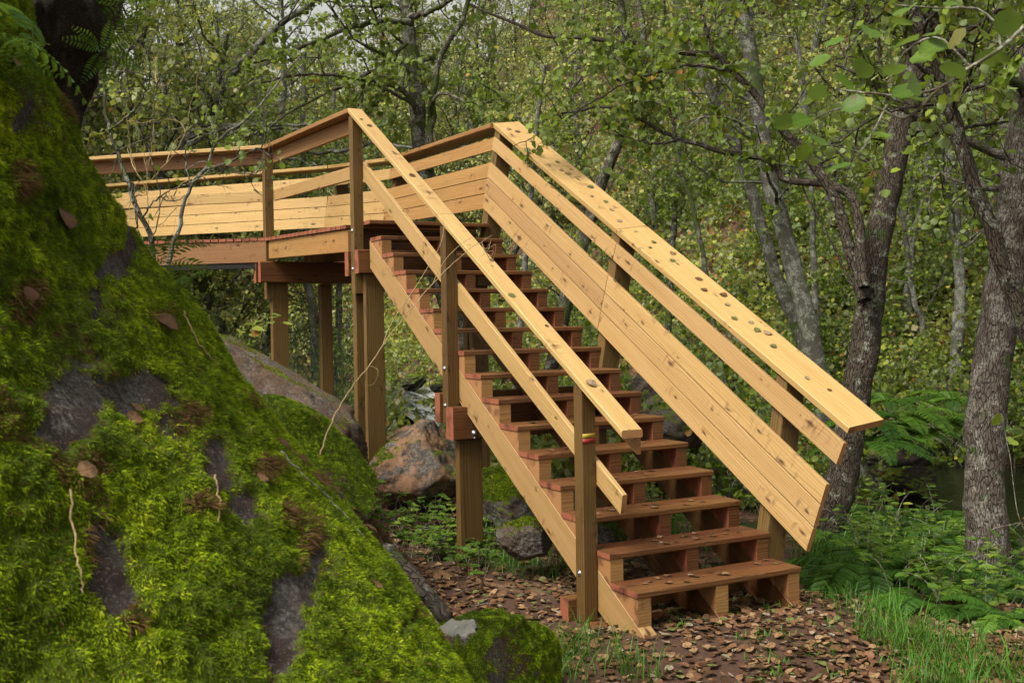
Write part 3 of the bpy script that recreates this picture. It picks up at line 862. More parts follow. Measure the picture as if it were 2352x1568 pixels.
stem_tree('leaning_tree', 'short dark lichen-spotted trunk leaning right behind the upper right handrail', [(1340, 560), (1378, 430), (1402, 370), (1430, 300), (1446, 230), (1440, 120), (1425, 0)], 13, 13, .085, .045, M['mossy_bark'], 31, (14, .5, 1.7))
stem_tree('leaning_tree', 'pale thin trunk curving left, left of the two grey trunks beyond the right handrail', [(1870, 870), (1845, 790), (1800, 680), (1762, 565), (1730, 450), (1690, 335), (1640, 225), (1580, 90), (1540, -60)], 13.5, 14, .095, .055, M['pale_bark'], 32, (12, .5, 1.9))
stem_tree('leaning_tree', 'thick pale grey trunk leaning left, right of the two grey trunks beyond the right handrail', [(1915, 930), (1880, 850), (1832, 650), (1792, 500), (1765, 400), (1735, 200), (1712, 50), (1700, -120)], 12.6, 13, .125, .085, M['pale_bark'], 33, (14, .6, 2.0))

def dark_main():
    g = Grow(41, .072)
    p = rooted(px_path([(1900, 1180), (1940, 1085), (1966, 913), (1993, 746), (2012, 571), (2052, 381), (2092, 200), (2141, 0), (2190, -220)], 9.3, 10))
    m = main_stem(g, p, .145, .10, 1.35, 50, 18)
    limbs = [([(1985, 690), (1972, 640), (1945, 540), (1915, 450), (1870, 380), (1818, 325), (1780, 275), (1740, 225), (1680, 160), (1640, 128), (1550, 118), (1480, 103), (1350, 90), (1250, 82), (1170, 50), (1080, 10)], 9.3, 10.4, .060),
             ([(1985, 660), (1975, 540), (1960, 455), (1905, 425), (1850, 418), (1800, 410), (1760, 365), (1670, 350), (1560, 318), (1520, 300), (1440, 262), (1380, 245), (1290, 260)], 9.2, 10.6, .050),
             ([(1640, 128), (1620, 60), (1610, 0), (1605, -80)], 9.6, 9.6, .02),
             ([(1680, 165), (1600, 150), (1500, 170), (1400, 210), (1320, 260), (1250, 300), (1180, 335)], 9.6, 9.6, .016),
             ([(1550, 315), (1540, 260), (1500, 180), (1455, 110), (1400, 60)], 9.9, 10.2, .02),
             ([(1560, 320), (1500, 330), (1420, 310), (1330, 290)], 10., 10.6, .014),
             ([(1985, 700), (1940, 620), (1890, 520), (1830, 400), (1790, 300)], 9.5, 9.8, .018)]
    for k, (q, a, b_, r) in enumerate(limbs):
        b = smooth_path(px_path(q, a, b_), 44, .006, k); g.tb.add(b, [r, r * .55, r * .2], 9, .15, k)
        g.crown(b, [15, 10, 6, 9, 7, 5, 3][k], .38 if k < 2 else .15, 1., .8, .007, 6, 13, (0, 0, .12), .03, tl=.55, sub=2)
    g.crown(m, 18, .66, 1., 2.2, .035, 8, 10, (.25, .1, .15))
    finish_tree('alder_tree', g, p[0] + [0, 0, .15], 'large dark fissured trunk leaning right, with two long limbs arching left over the handrail', 'tree', M['dark_bark'], M['leaf'])
dark_main()

stem_tree('slender_tree', 'slim dark trunk slanting across the upper right corner in front of the pale rough trunk', [(2420, 940), (2352, 740), (2312, 640), (2278, 530), (2240, 440), (2195, 290), (2150, 170), (2095, 20), (2040, -120)], 7.4, 7.4, .058, .045, M['dark_bark'], 42, (16, .4, 1.5), .07, dens=12, bias=(.15, -.05, .05), t0=.62)
stem_tree('rough_tree', 'stout pinkish grey trunk with flaking bark at the right edge, moss at its foot', [(2245, 1400), (2270, 1300), (2262, 1130), (2268, 913), (2300, 690), (2335, 450), (2365, 250), (2400, 0), (2440, -240)], 8, 8.3, .155, .125, M['rosy_bark'], 43, (18, .5, 2.2), .07, dens=10, t0=.6)
# slim pale trunks on the far bank
for k, (px, d, r, lab) in enumerate([
    ([(2195, 960), (2200, 760), (2205, 680), (2195, 520), (2172, 300), (2150, 150), (2120, -60)], 17, .10, 'pale mottled straight trunk on the far bank left of the right edge trunk'),
    ([(2085, 700), (2095, 560), (2120, 470), (2130, 320), (2128, 180), (2140, -40)], 19, .08, 'thin pale trunk on the far bank just right of the dark leaning trunk'),
    ([(2125, 880), (2120, 750), (2100, 690), (2080, 540), (2065, 460)], 18, .055, 'thin crooked grey trunk forked low beside the dark leaning trunk'),
    ([(2235, 760), (2220, 620), (2240, 480), (2255, 300), (2270, 100)], 20, .07, 'slim pale trunk on the far bank behind the slanting dark trunk'),
    ([(1540, 640), (1545, 560), (1552, 440), (1560, 330), (1570, 180)], 20, .07, 'ivy-clad slim trunk behind the middle of the right handrail'),
    ([(1870, 600), (1862, 420), (1850, 240), (1830, 80)], 18, .06, 'slim grey trunk upright behind the arching limb'),
    ([(1620, 620), (1590, 470), (1560, 380), (1545, 260)], 19, .05, 'thin dark leaning trunk behind the long limbs'),
    ([(2110, 620), (2098, 400), (2090, 200), (2070, 0)], 22, .07, 'distant slim trunk half hidden by the dark leaning trunk'),
    ([(710, 640), (700, 480), (696, 300), (700, 120)], 20, .07, 'slim grey trunk behind the walkway bend'),
    ([(780, 620), (784, 470), (770, 330), (765, 150)], 22, .07, 'pale slim trunk behind the peak of the left handrail'),
    ([(2300, 620), (2310, 380), (2316, 150), (2330, -60)], 13, .085, 'ivy-dark trunk between the slanting trunk and the right edge'),
    ([(1205, 620), (1222, 420), (1232, 300), (1250, 150)], 19, .06, 'thin trunk behind the corner of the right handrail')]):
    stem_tree('bank_tree', lab, px, d, d, r, r * .6, M['pale_bark'] if k not in (4, 6, 10) else M['mossy_bark'], 60 + k, (13, .3, 1.9), .075, dens=9, ntw=6, t0=.38)
# lichen-pale arching tree at the upper left
def arching():
    g = Grow(77, .07)
    p = rooted(px_path([(330, 760), (350, 560), (372, 420), (380, 390), (420, 330), (470, 270), (520, 190), (580, 120), (640, 60), (700, 20), (760, -30)], 19, 19))
    m = main_stem(g, p, .10, .05)
    for k, (q, r) in enumerate([([(372, 420), (400, 360), (500, 300), (600, 290), (680, 288), (790, 300)], .05), ([(420, 330), (470, 300), (560, 285), (640, 296), (786, 296)], .045), ([(520, 360), (600, 355), (700, 372), (770, 400), (830, 430)], .03), ([(560, 130), (520, 180), (450, 250), (330, 290), (250, 310)], .035), ([(600, 340), (760, 350), (860, 330), (1000, 345), (1100, 330)], .04), ([(330, 480), (300, 380), (260, 250), (230, 120)], .03)]):
        b = smooth_path(px_path(q, 19, 18.3), 26, .02, k); g.tb.add(b, [r, r * .4], 7, .2, k)
        g.crown(b, 8, .2, 1., 1.1, .012, 6, 12, sub=2)
    g.crown(m, 14, .5, 1., 1.9, .02, 6, 9)
    finish_tree('arching_tree', g, p[0] + [0, 0, .15], 'lichen-white arching tree with pale bent branches above the left part of the walkway', 'tree', M['pale_bark'], M['leaf'])
arching()

# ---------------- saplings and dry stems in front of the walkway
def sapling(name, label, paths, mat, seed, twigs=0, dens=3, cat='sapling', r=.013, base=None, leaf=.05):
    g = Grow(seed, leaf)
    for k, (q, d0, d1, rr) in enumerate(paths):
        b = smooth_path(px_path(q, d0, d1), 30, .004, seed + k); g.tb.add(b, [rr, rr * .35], 7, .15, k)
        if k == 0: b0 = b[0]
        for _ in range(twigs):
            i = g.g.integers(6, 29); g.twig(b[i], unit(b[min(i + 1, 29)] - b[i]) + g.g.normal(size=3) * .8, .35 * g.g.uniform(.4, 1.), .004, dens, .3, .02, 2)
    return finish_tree(name, g, b0, label, cat, mat, M['leaf'])
sapling('bare_sapling', 'dark nearly leafless sapling rising from behind the mossy boulder in front of the walkway', [
    ([(352, 620), (346, 545), (318, 490), (303, 445), (288, 400), (270, 352), (254, 305), (247, 270), (238, 212), (232, 150), (218, 60), (212, 0)], 6.2, 6.4, .0165),
    ([(303, 420), (315, 505), (312, 530), (302, 545)], 6.2, 6.2, .007), ([(250, 300), (290, 270), (330, 220), (345, 160), (330, 100)], 6.3, 6.1, .007), ([(326, 500), (360, 455), (420, 425), (470, 410)], 6.2, 6.0, .006),
    ([(345, 560), (370, 470), (345, 350), (350, 270), (360, 190)], 6.2, 6.3, .004)], M['mossy_bark'], 81, 4, 2)
sapling('bare_sapling', 'pale lichen-covered forked sapling crossing in front of the walkway boards', [
    ([(385, 610), (398, 562), (412, 520), (422, 470), (438, 430), (460, 400), (480, 375), (490, 345), (515, 310), (560, 280), (600, 240), (640, 190), (690, 130)], 7.2, 7.4, .016),
    ([(470, 390), (520, 375), (570, 350), (600, 335), (612, 300), (600, 240)], 7.3, 7.1, .009), ([(438, 430), (428, 380), (430, 330), (470, 310), (500, 300)], 7.2, 7.1, .006), ([(490, 345), (489, 270)], 7.3, 7.3, .006), ([(480, 380), (560, 400), (600, 390), (605, 350)], 7.3, 7.2, .005)], M['pale_bark'], 82, 5, 6)
sapling('twiggy_sapling', 'straw-coloured fan of bare whips standing in front of the walkway rail', [
    ([(345, 640), (342, 540), (338, 450), (337, 360)], 6.8, 6.8, .0045), ([(338, 440), (305, 370), (295, 310), (290, 230)], 6.8, 6.8, .0026), ([(338, 420), (370, 390), (420, 320), (440, 230), (470, 130)], 6.8, 6.8, .0026), ([(338, 440), (310, 450), (275, 490)], 6.8, 6.7, .002), ([(338, 400), (350, 330), (352, 250), (365, 170)], 6.8, 6.8, .002), ([(300, 445), (380, 440), (405, 470), (395, 560)], 6.8, 6.7, .002)], M['straw'], 83, 2, 0)
def cane():
    tb = Tubes()
    q = smooth_path([at(735, 1045, 3.75), at(760, 970, 3.9), at(800, 900, 4.1), at(850, 835, 4.35), at(900, 765, 4.6), at(960, 690, 4.9), at(1020, 625, 5.15), at(1075, 575, 5.4), at(1130, 540, 5.6)], 50, .002, 4)
    tb.add(q, [.0032, .0014], 6)
    tb.add(smooth_path([q[22], at(900, 740, 4.7), at(960, 650, 5.0), at(1012, 560, 5.3), at(1020, 500, 5.4)], 20), [.0025, .001], 5)
    tb.add(smooth_path([q[34], at(1020, 600, 5.1), at(1060, 560, 5.3), at(1085, 545, 5.4)], 14), [.002, .001], 5)
    e = q[46]
    for k in range(5):
        a = at(1105 + 6 * k, 560 + 10 * k, 5.5); tb.add(smooth_path([e, a, at(1118 + 5 * k, 545 + 8 * ((k * 3) % 5), 5.45), at(1130 - 6 * k, 552 + 9 * k, 5.5)], 14), [.002, .001], 4)
    tb.add(smooth_path([q[18], at(868, 850, 4.2), at(860, 880, 4.2), at(845, 885, 4.2)], 12), [.0014, .0007], 4)
    o = link('dry_cane', tb.mesh('dry_cane', M['straw'], q[0]), loc=tuple(q[0]))
    tag(o, 'long dry straw-coloured cane leaning from the mossy boulder up across the stairs', 'dry stem')
cane()

# ---------------- foliage fillers: shrubs and hillside trees (copies share their meshes)
def shrub_proto(name, seed, h, n, dens, leaf, label, group, tl=.1, th=.85, mat='leaf'):
    g = Grow(seed, leaf)
    for k in range(n):
        d = np.array([*g.g.normal(size=2) * .55, 1.])
        g.branch(np.array([*g.g.normal(size=2) * .12, -.1]), d, h * g.g.uniform(.6, 1.1), .012, 9, dens, .0, .2, .45)
    t = thing(name, (0, 0, -50), label, 'shrub', group)
    link('stems', g.tb.mesh('stems', M['twig']), t)
    link('foliage', g.leaves('foliage', M[mat], None, tlo=tl, thi=th), t); NLEAF[0] += sum(len(x) for x in g.P)
    return t
SHR = [shrub_proto('leafy_shrub', 101, 1.7, 11, 15, .075, 'round-leaved green shrub, one of the bushes massed along the stream behind the staircase', 'leafy shrubs massed along the stream', .1, .8),
       shrub_proto('leafy_shrub', 102, 1.3, 11, 17, .065, 'round-leaved green shrub, one of the bushes massed along the stream behind the staircase', 'leafy shrubs massed along the stream', .25, .95),
       shrub_proto('leafy_shrub', 103, 2.1, 12, 13, .08, 'round-leaved green shrub, one of the bushes massed along the stream behind the staircase', 'leafy shrubs massed along the stream', .0, .7)]

def tree_proto(seed, h, label, group, mat, tl, th, leaf):
    g = Grow(seed, leaf)
    p = [np.array([0, 0, -.3])]
    for i in range(5): p.append(p[-1] + np.array([*g.g.normal(size=2) * .25, h / 5]))
    m = main_stem(g, p, .11, .035, 1.3, 26, 8)
    g.crown(m, 34, .16, 1., 2.3, .028, 8, 9, (0, 0, .1), tl=.5, sub=2)
    t = thing('hillside_tree', (0, 0, -60), label, 'tree', group)
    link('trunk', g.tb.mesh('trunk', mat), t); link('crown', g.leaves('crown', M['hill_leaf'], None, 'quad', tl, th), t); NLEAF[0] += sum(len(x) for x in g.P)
    return t
HLAB = 'leafy young tree in the dense wood covering the far hillside'
HT = [tree_proto(201, 9, HLAB, 'trees of the wooded far hillside', M['pale_bark'], .1, .85, .095),
      tree_proto(202, 8, HLAB, 'trees of the wooded far hillside', M['mossy_bark'], .35, .97, .095),
      tree_proto(203, 10, HLAB, 'trees of the wooded far hillside', M['pale_bark'], .0, .7, .095),
      tree_proto(204, 7, HLAB, 'trees of the wooded far hillside', M['mossy_bark'], .45, 1.0, .095)]
def ab(a, b): return CAM[0] + a * FH[0] + b * RH[0], CAM[1] + a * FH[1] + b * RH[1]
def s_ab(a, b):
    x, y = ab(a, b); return float(stream_s(np.array([[x, y]]))[0][0])
used = {}
def place(proto, x, y, sc, rz, sink=.05):
    k = proto.name
    loc = (x, y, gz(x, y) - sink)
    if k not in used: used[k] = 1; o = proto; o.location = loc; o.rotation_euler = (0, 0, rz); o.scale = (sc,) * 3
    else: o = dup(proto, loc, rz, sc)
    return o
gr = np.random.default_rng(5)
cnt = 0
SKYGAP = lambda u, a: False
for _ in range(4000):
    if cnt >= 190: break
    a = gr.uniform(17, 62); b = (gr.uniform(-.62, .62) if cnt < 120 else gr.uniform(-.62, 0)) * a
    s = s_ab(a, b)
    if (s < 3.2 or (s < 6 and gr.random() < .5)) and not (b < -3.5 and 16 < a < 24.5 and gr.random() < .8): continue
    u = 1176 + FPX * b / a
    if 770 < u < 900 and a > 24 and gr.random() < .75: continue
    place(HT[gr.integers(0, 4)], *ab(a, b), gr.uniform(.75, 1.25), gr.uniform(0, 6.28), .2); cnt += 1
cnt = 0
for _ in range(4000):
    if cnt >= 95: break
    a = gr.uniform(9.5, 30); b = gr.uniform(-.5, .5) * a
    s = s_ab(a, b)
    if not ((-4.6 < s < -1.9) or (1.7 < s < 7) or (b < -2 and a > 14.5 and s < -1.9)): continue
    x, y = ab(a, b)
    if -1.3 < x < 2.6 and -2 < y < 9.6: continue
    u = 1176 + FPX * b / a
    if 830 < u < 1070 and s < 2: continue                 # the view to the riffle stays open
    if u > 1950 and s < 1.5: continue
    place(SHR[gr.integers(0, 3)], x, y, gr.uniform(.6, 1.15), gr.uniform(0, 6.28), .1); cnt += 1
# ground cover on both banks and over the hillside: one mass of low leaves
def undergrowth():
    n = 9000
    a = 12 + 50 * gr.random(n) ** 1.5; b = gr.uniform(-.6, .6, n) * a
    X = np.stack([CAM[0] + a * FH[0] + b * RH[0], CAM[1] + a * FH[1] + b * RH[1]], -1)
    s = stream_s(X)[0]; keep = ((s > 1.9) | ((s < -2.2) & (s > -6)))
    keep &= ~((X[:, 0] > -1.2) & (X[:, 0] < 2.2) & (X[:, 1] < 9.5)); X = X[keep]; a = a[keep]
    uu = 1176 + FPX * ((X[:, 0] - CAM[0]) * RH[0] + (X[:, 1] - CAM[1]) * RH[1]) / a
    kp = ~((uu > 860) & (uu < 1050) & (stream_s(X)[0] < 2.1)); X = X[kp]; a = a[kp]
    m = 70
    C = np.concatenate([X, height(X)[:, None]], -1)
    hgt = .25 + .75 * gr.random(len(C)) ** 1.5
    off = gr.normal(size=(len(C), m, 3)) * np.array([.45, .45, .5]); off[..., 2] = np.abs(off[..., 2])
    P = C[:, None] + off * hgt[:, None, None]
    warm = .5 + .5 * fbm(C * .35, 3, 8)
    t = np.repeat(np.clip(warm * .8, 0, 1), m) * .5 + .45 * gr.random(len(C) * m)
    r = gr.random(len(t)); bro = np.repeat(gr.random(len(C)) < .13, m)
    t = np.where((r > .97) | (bro & (r > .35)), 1., t)
    P = P.reshape(-1, 3); k = len(P)
    S = np.repeat(.06 + .0022 * a, m) * (.6 + .7 * gr.random(k))
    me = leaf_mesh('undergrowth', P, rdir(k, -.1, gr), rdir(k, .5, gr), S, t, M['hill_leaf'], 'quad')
    tag(link('undergrowth', me), kind='stuff'); NLEAF[0] += k
undergrowth()
# ---------------- moss strands on a mesh surface
def surface_samples(V, F, w, n, g):
    """random points on quads F weighted by area and vertex weight w"""
    a, b, c, d = (V[F[:, k]] for k in range(4))
    area = .5 * np.linalg.norm(np.cross(c - a, d - b), axis=1)
    pw = area * w[F].mean(1) ** 1.5
    cs = np.cumsum(pw); i = np.minimum(np.searchsorted(cs, g.random(n) * cs[-1]), len(F) - 1)
    s, t = g.random((2, n))
    W4 = np.stack([(1 - s) * (1 - t), s * (1 - t), s * t, (1 - s) * t], 1)
    P = (V[F[i]] * W4[..., None]).sum(1)
    N = unit(np.cross(c - a, d - b))[i]
    return P, N, (w[F[i]] * W4).sum(1), i

def moss_mesh(name, V, F, w, n, lo, hi, seed, parent, o, wid=.0016, tuft=22., hang=.55, brown=None, tone_shift=0.):
    g = np.random.default_rng(seed)
    P, N, mw, fi = surface_samples(V, F, w, n, g)
    keep = g.random(n) < sstep(.3, .65, mw); P, N, mw, fi = P[keep], N[keep], mw[keep], fi[keep]; k = len(P)
    bw = brown[F[fi, 0]] if brown is not None else np.zeros(k)
    down = np.array([0, 0, -1.]); dn = unit(down - N * (N @ down)[:, None])
    # strands lean together in tufts
    cl = np.stack([fbm(P * tuft, 2, seed + 1), fbm(P * tuft + 31, 2, seed + 2), fbm(P * tuft + 77, 2, seed + 3)], -1)
    D = unit(N * .75 + dn * hang + cl * .9 + g.normal(size=(k, 3)) * .38)
    L = (lo + (hi - lo) * g.random(k) ** 1.5) * (.65 + .5 * mw) * (1 + 1.4 * bw)
    sd = unit(np.cross(D, g.normal(size=(k, 3))))
    tip = P + D * L[:, None] + dn * (L * .25)[:, None]; mid = P + D * (L * .5)[:, None]
    wv = sd * (wid * (.6 + .8 * g.random(k)))[:, None]
    B = P - N * .003
    Vm = np.stack([B - wv * .6, B + wv * .6, mid + wv, tip, mid - wv], 1).reshape(-1, 3)
    base = np.arange(k)[:, None] * 5
    Fq = base + np.array([[0, 1, 2, 4]]); Ft = base + np.array([[4, 2, 3]])
    tone = .5 + .9 * fbm(P * 5.5, 4, seed + 5); ft = .5 + .9 * fbm(P * 50, 2, seed + 6)
    t = tone_shift + .04 + .42 * tone + .45 * ft + .22 * (g.random(k) - .5)
    dead = (fbm(P * 7 + 5, 3, seed + 9) > .42) & (g.random(k) < .65)
    dead |= (g.random(k) < .035) | (g.random(k) < bw * .95)
    dead |= (mw < .58) & (g.random(k) < .45)
    t = np.clip(np.where(dead, 1., np.minimum(t, .93)), 0, 1)
    me = raw_mesh(name, Vm - o, [Fq, Ft], M['moss'], tint=np.repeat(t, 5))
    ob = link('moss', me, parent); ob['kind'] = 'stuff'
    return ob

# ---------------- the big mossy boulder in the left foreground
RIDGE = [(40, -150, 3.25), (85, 110, 3.2), (145, 270, 3.3), (202, 385, 3.4), (250, 470, 3.5), (313, 548, 3.6), (386, 645, 3.75), (453, 712, 3.8), (544, 850, 3.75), (628, 955, 3.65), (714, 1068, 3.55), (786, 1158, 3.45), (846, 1228, 3.35), (916, 1318, 3.25), (996, 1448, 3.1), (1082, 1580, 2.95), (1194, 1800, 2.8), (1334, 2120, 2.7)]
def boulder():
    ns, nf, nb = 460, 330, 70
    Rg = smooth_path([at(*p) for p in RIDGE], ns)
    tt = np.linspace(0, 1, ns)[:, None]
    f0, f1 = at(-700, -250, 2.25), at(150, 2700, 1.75)
    Ft = f0 + (f1 - f0) * tt
    fh3 = np.array([FH[0], FH[1], 0])
    rows = []
    for k in range(nb):                                   # back side, from the ground up to the ridge
        t = 1 - k / nb
        bk = unit((Rg - CAM) * np.array([1, 1, 0])); q = Rg + bk * (1.1 * t ** .75) - np.array([RH[0], RH[1], 0]) * .35 * t ** .8
        zz = Rg[:, 2] - (Rg[:, 2] + .5) * t ** 2.2
        q = q.copy(); q[:, 2] = zz; rows.append(q)
    fn = np.array([RH[0], RH[1], 0]) * .5 - fh3 * .6 + np.array([0, 0, .55]); fn = unit(fn)
    for k in range(nf):
        t = k / (nf - 1)
        q = Rg * (1 - t) + Ft * t + fn * (.16 * math.sin(PI * t) ** .8)
        rows.append(q)
    for k in range(1, 10):
        t = k / 9
        q = Ft - fh3 * .25 * t; q = q.copy(); q[:, 2] = Ft[:, 2] * (1 - t) + (-.5) * t; rows.append(q)
    V = np.array(rows); n, m = V.shape[:2]
    Vf = V.reshape(-1, 3)
    i = np.arange(n * m).reshape(n, m)
    F = np.stack([i[:-1, :-1], i[1:, :-1], i[1:, 1:], i[:-1, 1:]], -1).reshape(-1, 4)
    def normals(X):
        gu = np.gradient(X, axis=0); gv = np.gradient(X, axis=1); return unit(np.cross(gu, gv))
    Nn = normals(V).reshape(-1, 3)
    if Nn[(nb + 120) * m + 200] @ (CAM - Vf[(nb + 120) * m + 200]) < 0: Nn = -Nn; F = F[:, ::-1]
    u, v, z_ = proj(Vf)
    mask = .84 + .32 * fbm(Vf * 2.4, 4, 51) + .5 * fbm(Vf * 8, 4, 52) + .35 * fbm(Vf * 30, 3, 53)
    wu = fbm(Vf * 7, 4, 55) * 1.5; wv_ = fbm(Vf * 7 + 9, 4, 56) * 1.5
    pale = np.zeros(len(Vf))
    for (cu, cv, ru, rv, ang, am, pl) in ((160, 950, 60, 105, -18, 1.5, 1.), (335, 885, 75, 36, 10, 1.7, 0), (262, 1290, 48, 115, 12, 1.5, 0), (640, 1450, 46, 140, -14, 1.7, .6), (265, 590, 20, 100, -22, 1.7, 0), (30, 290, 22, 60, -10, 1.2, .6), (480, 1090, 30, 55, -20, 1.0, 0), (930, 1420, 9, 90, -33, 1.1, .8), (545, 1190, 22, 40, 0, 1.0, 0), (700, 1280, 22, 50, -20, 1.1, 0)):
        a = math.radians(ang); du, dv = u - cu, v - cv
        du = du + 26 * wu; dv = dv + 34 * wv_
        x, y = du * math.cos(a) - dv * math.sin(a), du * math.sin(a) + dv * math.cos(a)
        e = np.exp(-((x / ru) ** 2 + (y / rv) ** 2) * 1.1)
        mask -= am * e * .66; pale = np.maximum(pale, pl * .52 * sstep(.2, .8, e))
    mask = np.clip(mask, 0, 1)
    ridged = 1 - np.abs(fbm(Vf * 1.6, 4, 61))
    disp = .045 * fbm(Vf * 1.9, 4, 62) + .03 * (ridged - .7) + .022 * fbm(Vf * 9, 3, 63)
    disp = disp + sstep(.4, .65, mask) * (.012 +   .022 * fbm(Vf * 17, 3, 64) + .012 * fbm(Vf * 48, 2, 65))
    edge = np.repeat(np.concatenate([np.zeros(nb) + .35, .3 + .7 * sstep(0, .12, np.linspace(0, 1, nf)), np.ones(9)]), m)
    Vd = Vf + Nn * (disp * edge)[:, None]
    base = np.array([*(Rg[260, :2]), -.1])
    t = thing('mossy_boulder', tuple(base), 'huge boulder thick with bright green moss sloping down the left foreground', 'boulder')
    me = raw_mesh('rock', Vd - base, [F], M['boulder'], smooth=True, extra={'moss': mask, 'pale': pale, 'warm': np.zeros(len(Vf))})
    link('rock', me, t)
    brown = np.zeros(len(Vf))
    for (cu, cv, ru, rv) in ((690, 1270, 34, 80), (600, 1085, 30, 30), (50, 680, 40, 55), (430, 960, 40, 34), (745, 1100, 26, 34), (230, 1230, 40, 60), (310, 1400, 26, 40), (640, 1190, 24, 26), (130, 240, 20, 60), (215, 330, 20, 60), (350, 720, 26, 22), (20, 420, 26, 50), (440, 1170, 40, 20)):
        brown = np.maximum(brown, sstep(1.35, .6, np.sqrt(((u + 16 * wu - cu) / ru) ** 2 + ((v + 22 * wv_ - cv) / rv) ** 2)))
    # strands only where a visitor on the path could see them
    w = mask * ((v > -260) & (v < 1800) & (u > -330))
    moss_mesh('moss', Vd, F, w, 900000, .004, .015, 71, t, base, .0013, 45., brown=brown)
    return Vd, F, Nn, mask, u, v
BV, BF, BN, BM, BU, BVV = boulder()
def boulder_at(uu, vv):
    """front-surface vertex of the boulder closest to a view direction"""
    d = np.linalg.norm(BV - CAM, axis=1)
    k = np.argmin((BU - uu) ** 2 + (BVV - vv) ** 2 + 60 * (d - 2.8) ** 2 * 0)
    c = np.where((np.abs(BU - uu) < 14) & (np.abs(BVV - vv) < 14))[0]
    if len(c): k = c[np.argmin(d[c])]
    return BV[k], BN[k]

# ---------------- free-standing rocks
def rock(name, label, c, size, rotz, seed, moss=.5, mat='stone', strands=0, tilt=(0, 0), pale=None, warm=0., facets=7, cat='rock', hi=.02, tone=-.12):
    g = np.random.default_rng(seed)
    nu, nv = 150, 90
    th = np.linspace(0, 2 * PI, nu + 1)[:-1]; ph = np.linspace(.02, PI - .02, nv)
    P = np.stack([np.sin(ph)[:, None] * np.cos(th), np.sin(ph)[:, None] * np.sin(th), np.cos(ph)[:, None] + 0 * th], -1).reshape(-1, 3)
    r = np.ones(len(P))
    for k in range(facets):
        d = rdir(1, .3 if k < 3 else 0, g)[0]; h = g.uniform(.62, .85)
        q = P @ d; r = np.minimum(r, np.where(q > .05, h / np.maximum(q, .05), 9.))
    r = r * (1 + .16 * fbm(P * 1.5 + seed, 4, seed) + .08 * fbm(P * 5 + seed, 4, seed + 3) + .03 * fbm(P * 15 + seed, 3, seed + 4))
    V = P * r[:, None] * np.array(size)
    cx, cy = math.cos(tilt[0]), math.sin(tilt[0])
    Rx = np.array([[1, 0, 0], [0, cx, -cy], [0, cy, cx]]); c2, s2 = math.cos(tilt[1]), math.sin(tilt[1])
    Ry = np.array([[c2, 0, s2], [0, 1, 0], [-s2, 0, c2]]); c3, s3 = math.cos(rotz), math.sin(rotz)
    Rz = np.array([[c3, -s3, 0], [s3, c3, 0], [0, 0, 1]])
    V = V @ (Rz @ Ry @ Rx).T + np.array(c)
    i = np.arange(nu * nv).reshape(nv, nu); j = np.roll(i, -1, 1)
    F = np.stack([i[:-1], i[1:], j[1:], j[:-1]], -1).reshape(-1, 4)
    G3 = V.reshape(nv, nu, 3); Nn = unit(np.cross(np.gradient(G3, axis=0), np.roll(G3, -1, 1) - np.roll(G3, 1, 1))).reshape(-1, 3)
    if ((V - np.array(c)) * Nn).sum(1).mean() < 0: Nn = -Nn
    mk = np.clip(Nn[:, 2] * .8 - .35 + moss * 1.1 + .55 * fbm(V * 2.6, 4, seed + 5), 0, 1) if moss > 0 else np.zeros(len(V))
    pl = np.zeros(len(V))
    if pale is not None:
        pc, pr = np.array(pale[:3]), pale[3]
        pl = sstep(1.15, .8, np.linalg.norm(V - pc, axis=1) / pr + .35 * fbm(V * 14, 3, seed)); mk = mk * (1 - pl)
    base = np.array([c[0], c[1], gz(c[0], c[1])])
    t = thing(name, tuple(base), label, cat)
    link('stone', raw_mesh('stone', V - base, [F], M[mat], smooth=True, extra={'moss': mk, 'pale': pl, 'warm': np.full(len(V), warm)}), t)
    if strands: moss_mesh('moss', V, F, mk, strands, .007, hi, seed + 9, t, base, .0016, 30., tone_shift=tone)
    return V, F, Nn

p = at(1105, 1625, 4.15)
RK = rock('mossy_rock', 'moss-covered rock with a bare white tip beside the mossy boulder at the bottom', p + [.0, .1, -.05], (.36, .62, .36), -.95, 301, .62, 'stone', 150000, (.1, .16), (*at(1020, 1380, 4.15), .16), hi=.012)
# the long ridge of rock running down behind the boulder towards the support legs
rock('ridge_rock', 'long grey rock ridge with mossy crest running down towards the tall support leg', at(568, 898, 8.8), (1.1, .55, .42), -.5, 311, .12, 'stone', 45000, (-.25, .60), warm=.15, facets=10, hi=.022)
rock('ridge_rock', 'low moss-grown rock shoulder below the grey rock ridge', at(690, 1085, 6.4), (.62, .45, .30), -.5, 312, .62, 'stone', 70000, (.1, .72), facets=9, hi=.016, tone=-.22)
rock('boulder', 'grey boulder with orange stains between the two tall support legs', at(962, 1085, 9.9), (.50, .42, .46), -.3, 313, .12, 'stone', 12000, (.1, .25), warm=.6, facets=9, hi=.03)
rock('boulder', 'dark grey boulder with mossy right shoulder behind the short support leg', at(1180, 1160, 9.2), (.48, .36, .28), -.5, 314, .42, 'stone', 30000, (0, .35), facets=8, hi=.028)
rock('boulder', 'small brown half-buried boulder with mossy back under the staircase', at(1212, 1238, 7.4), (.22, .18, .15), -.3, 315, .3, 'stone', 9000, (0, .2), facets=8, hi=.02)
rock('boulder', 'mossy boulder under the stairs left of the low steps', at(1390, 1220, 8.0), (.17, .16, .13), .2, 316, .4, 'stone', 12000, facets=8, hi=.02)
rock('boulder', 'pale lichen-grey boulder seen through the gap under the guard boards', at(1545, 950, 11.8) + [0, 0, -.1], (.55, .5, .42), .4, 317, .15, 'stone', 0, facets=9)
rock('boulder', 'upright grey boulder behind the upper steps above the stream', at(1500, 880, 12.6) + [0, 0, -.2], (.34, .34, .5), .4, 318, .15, 'stone', 0, facets=9)
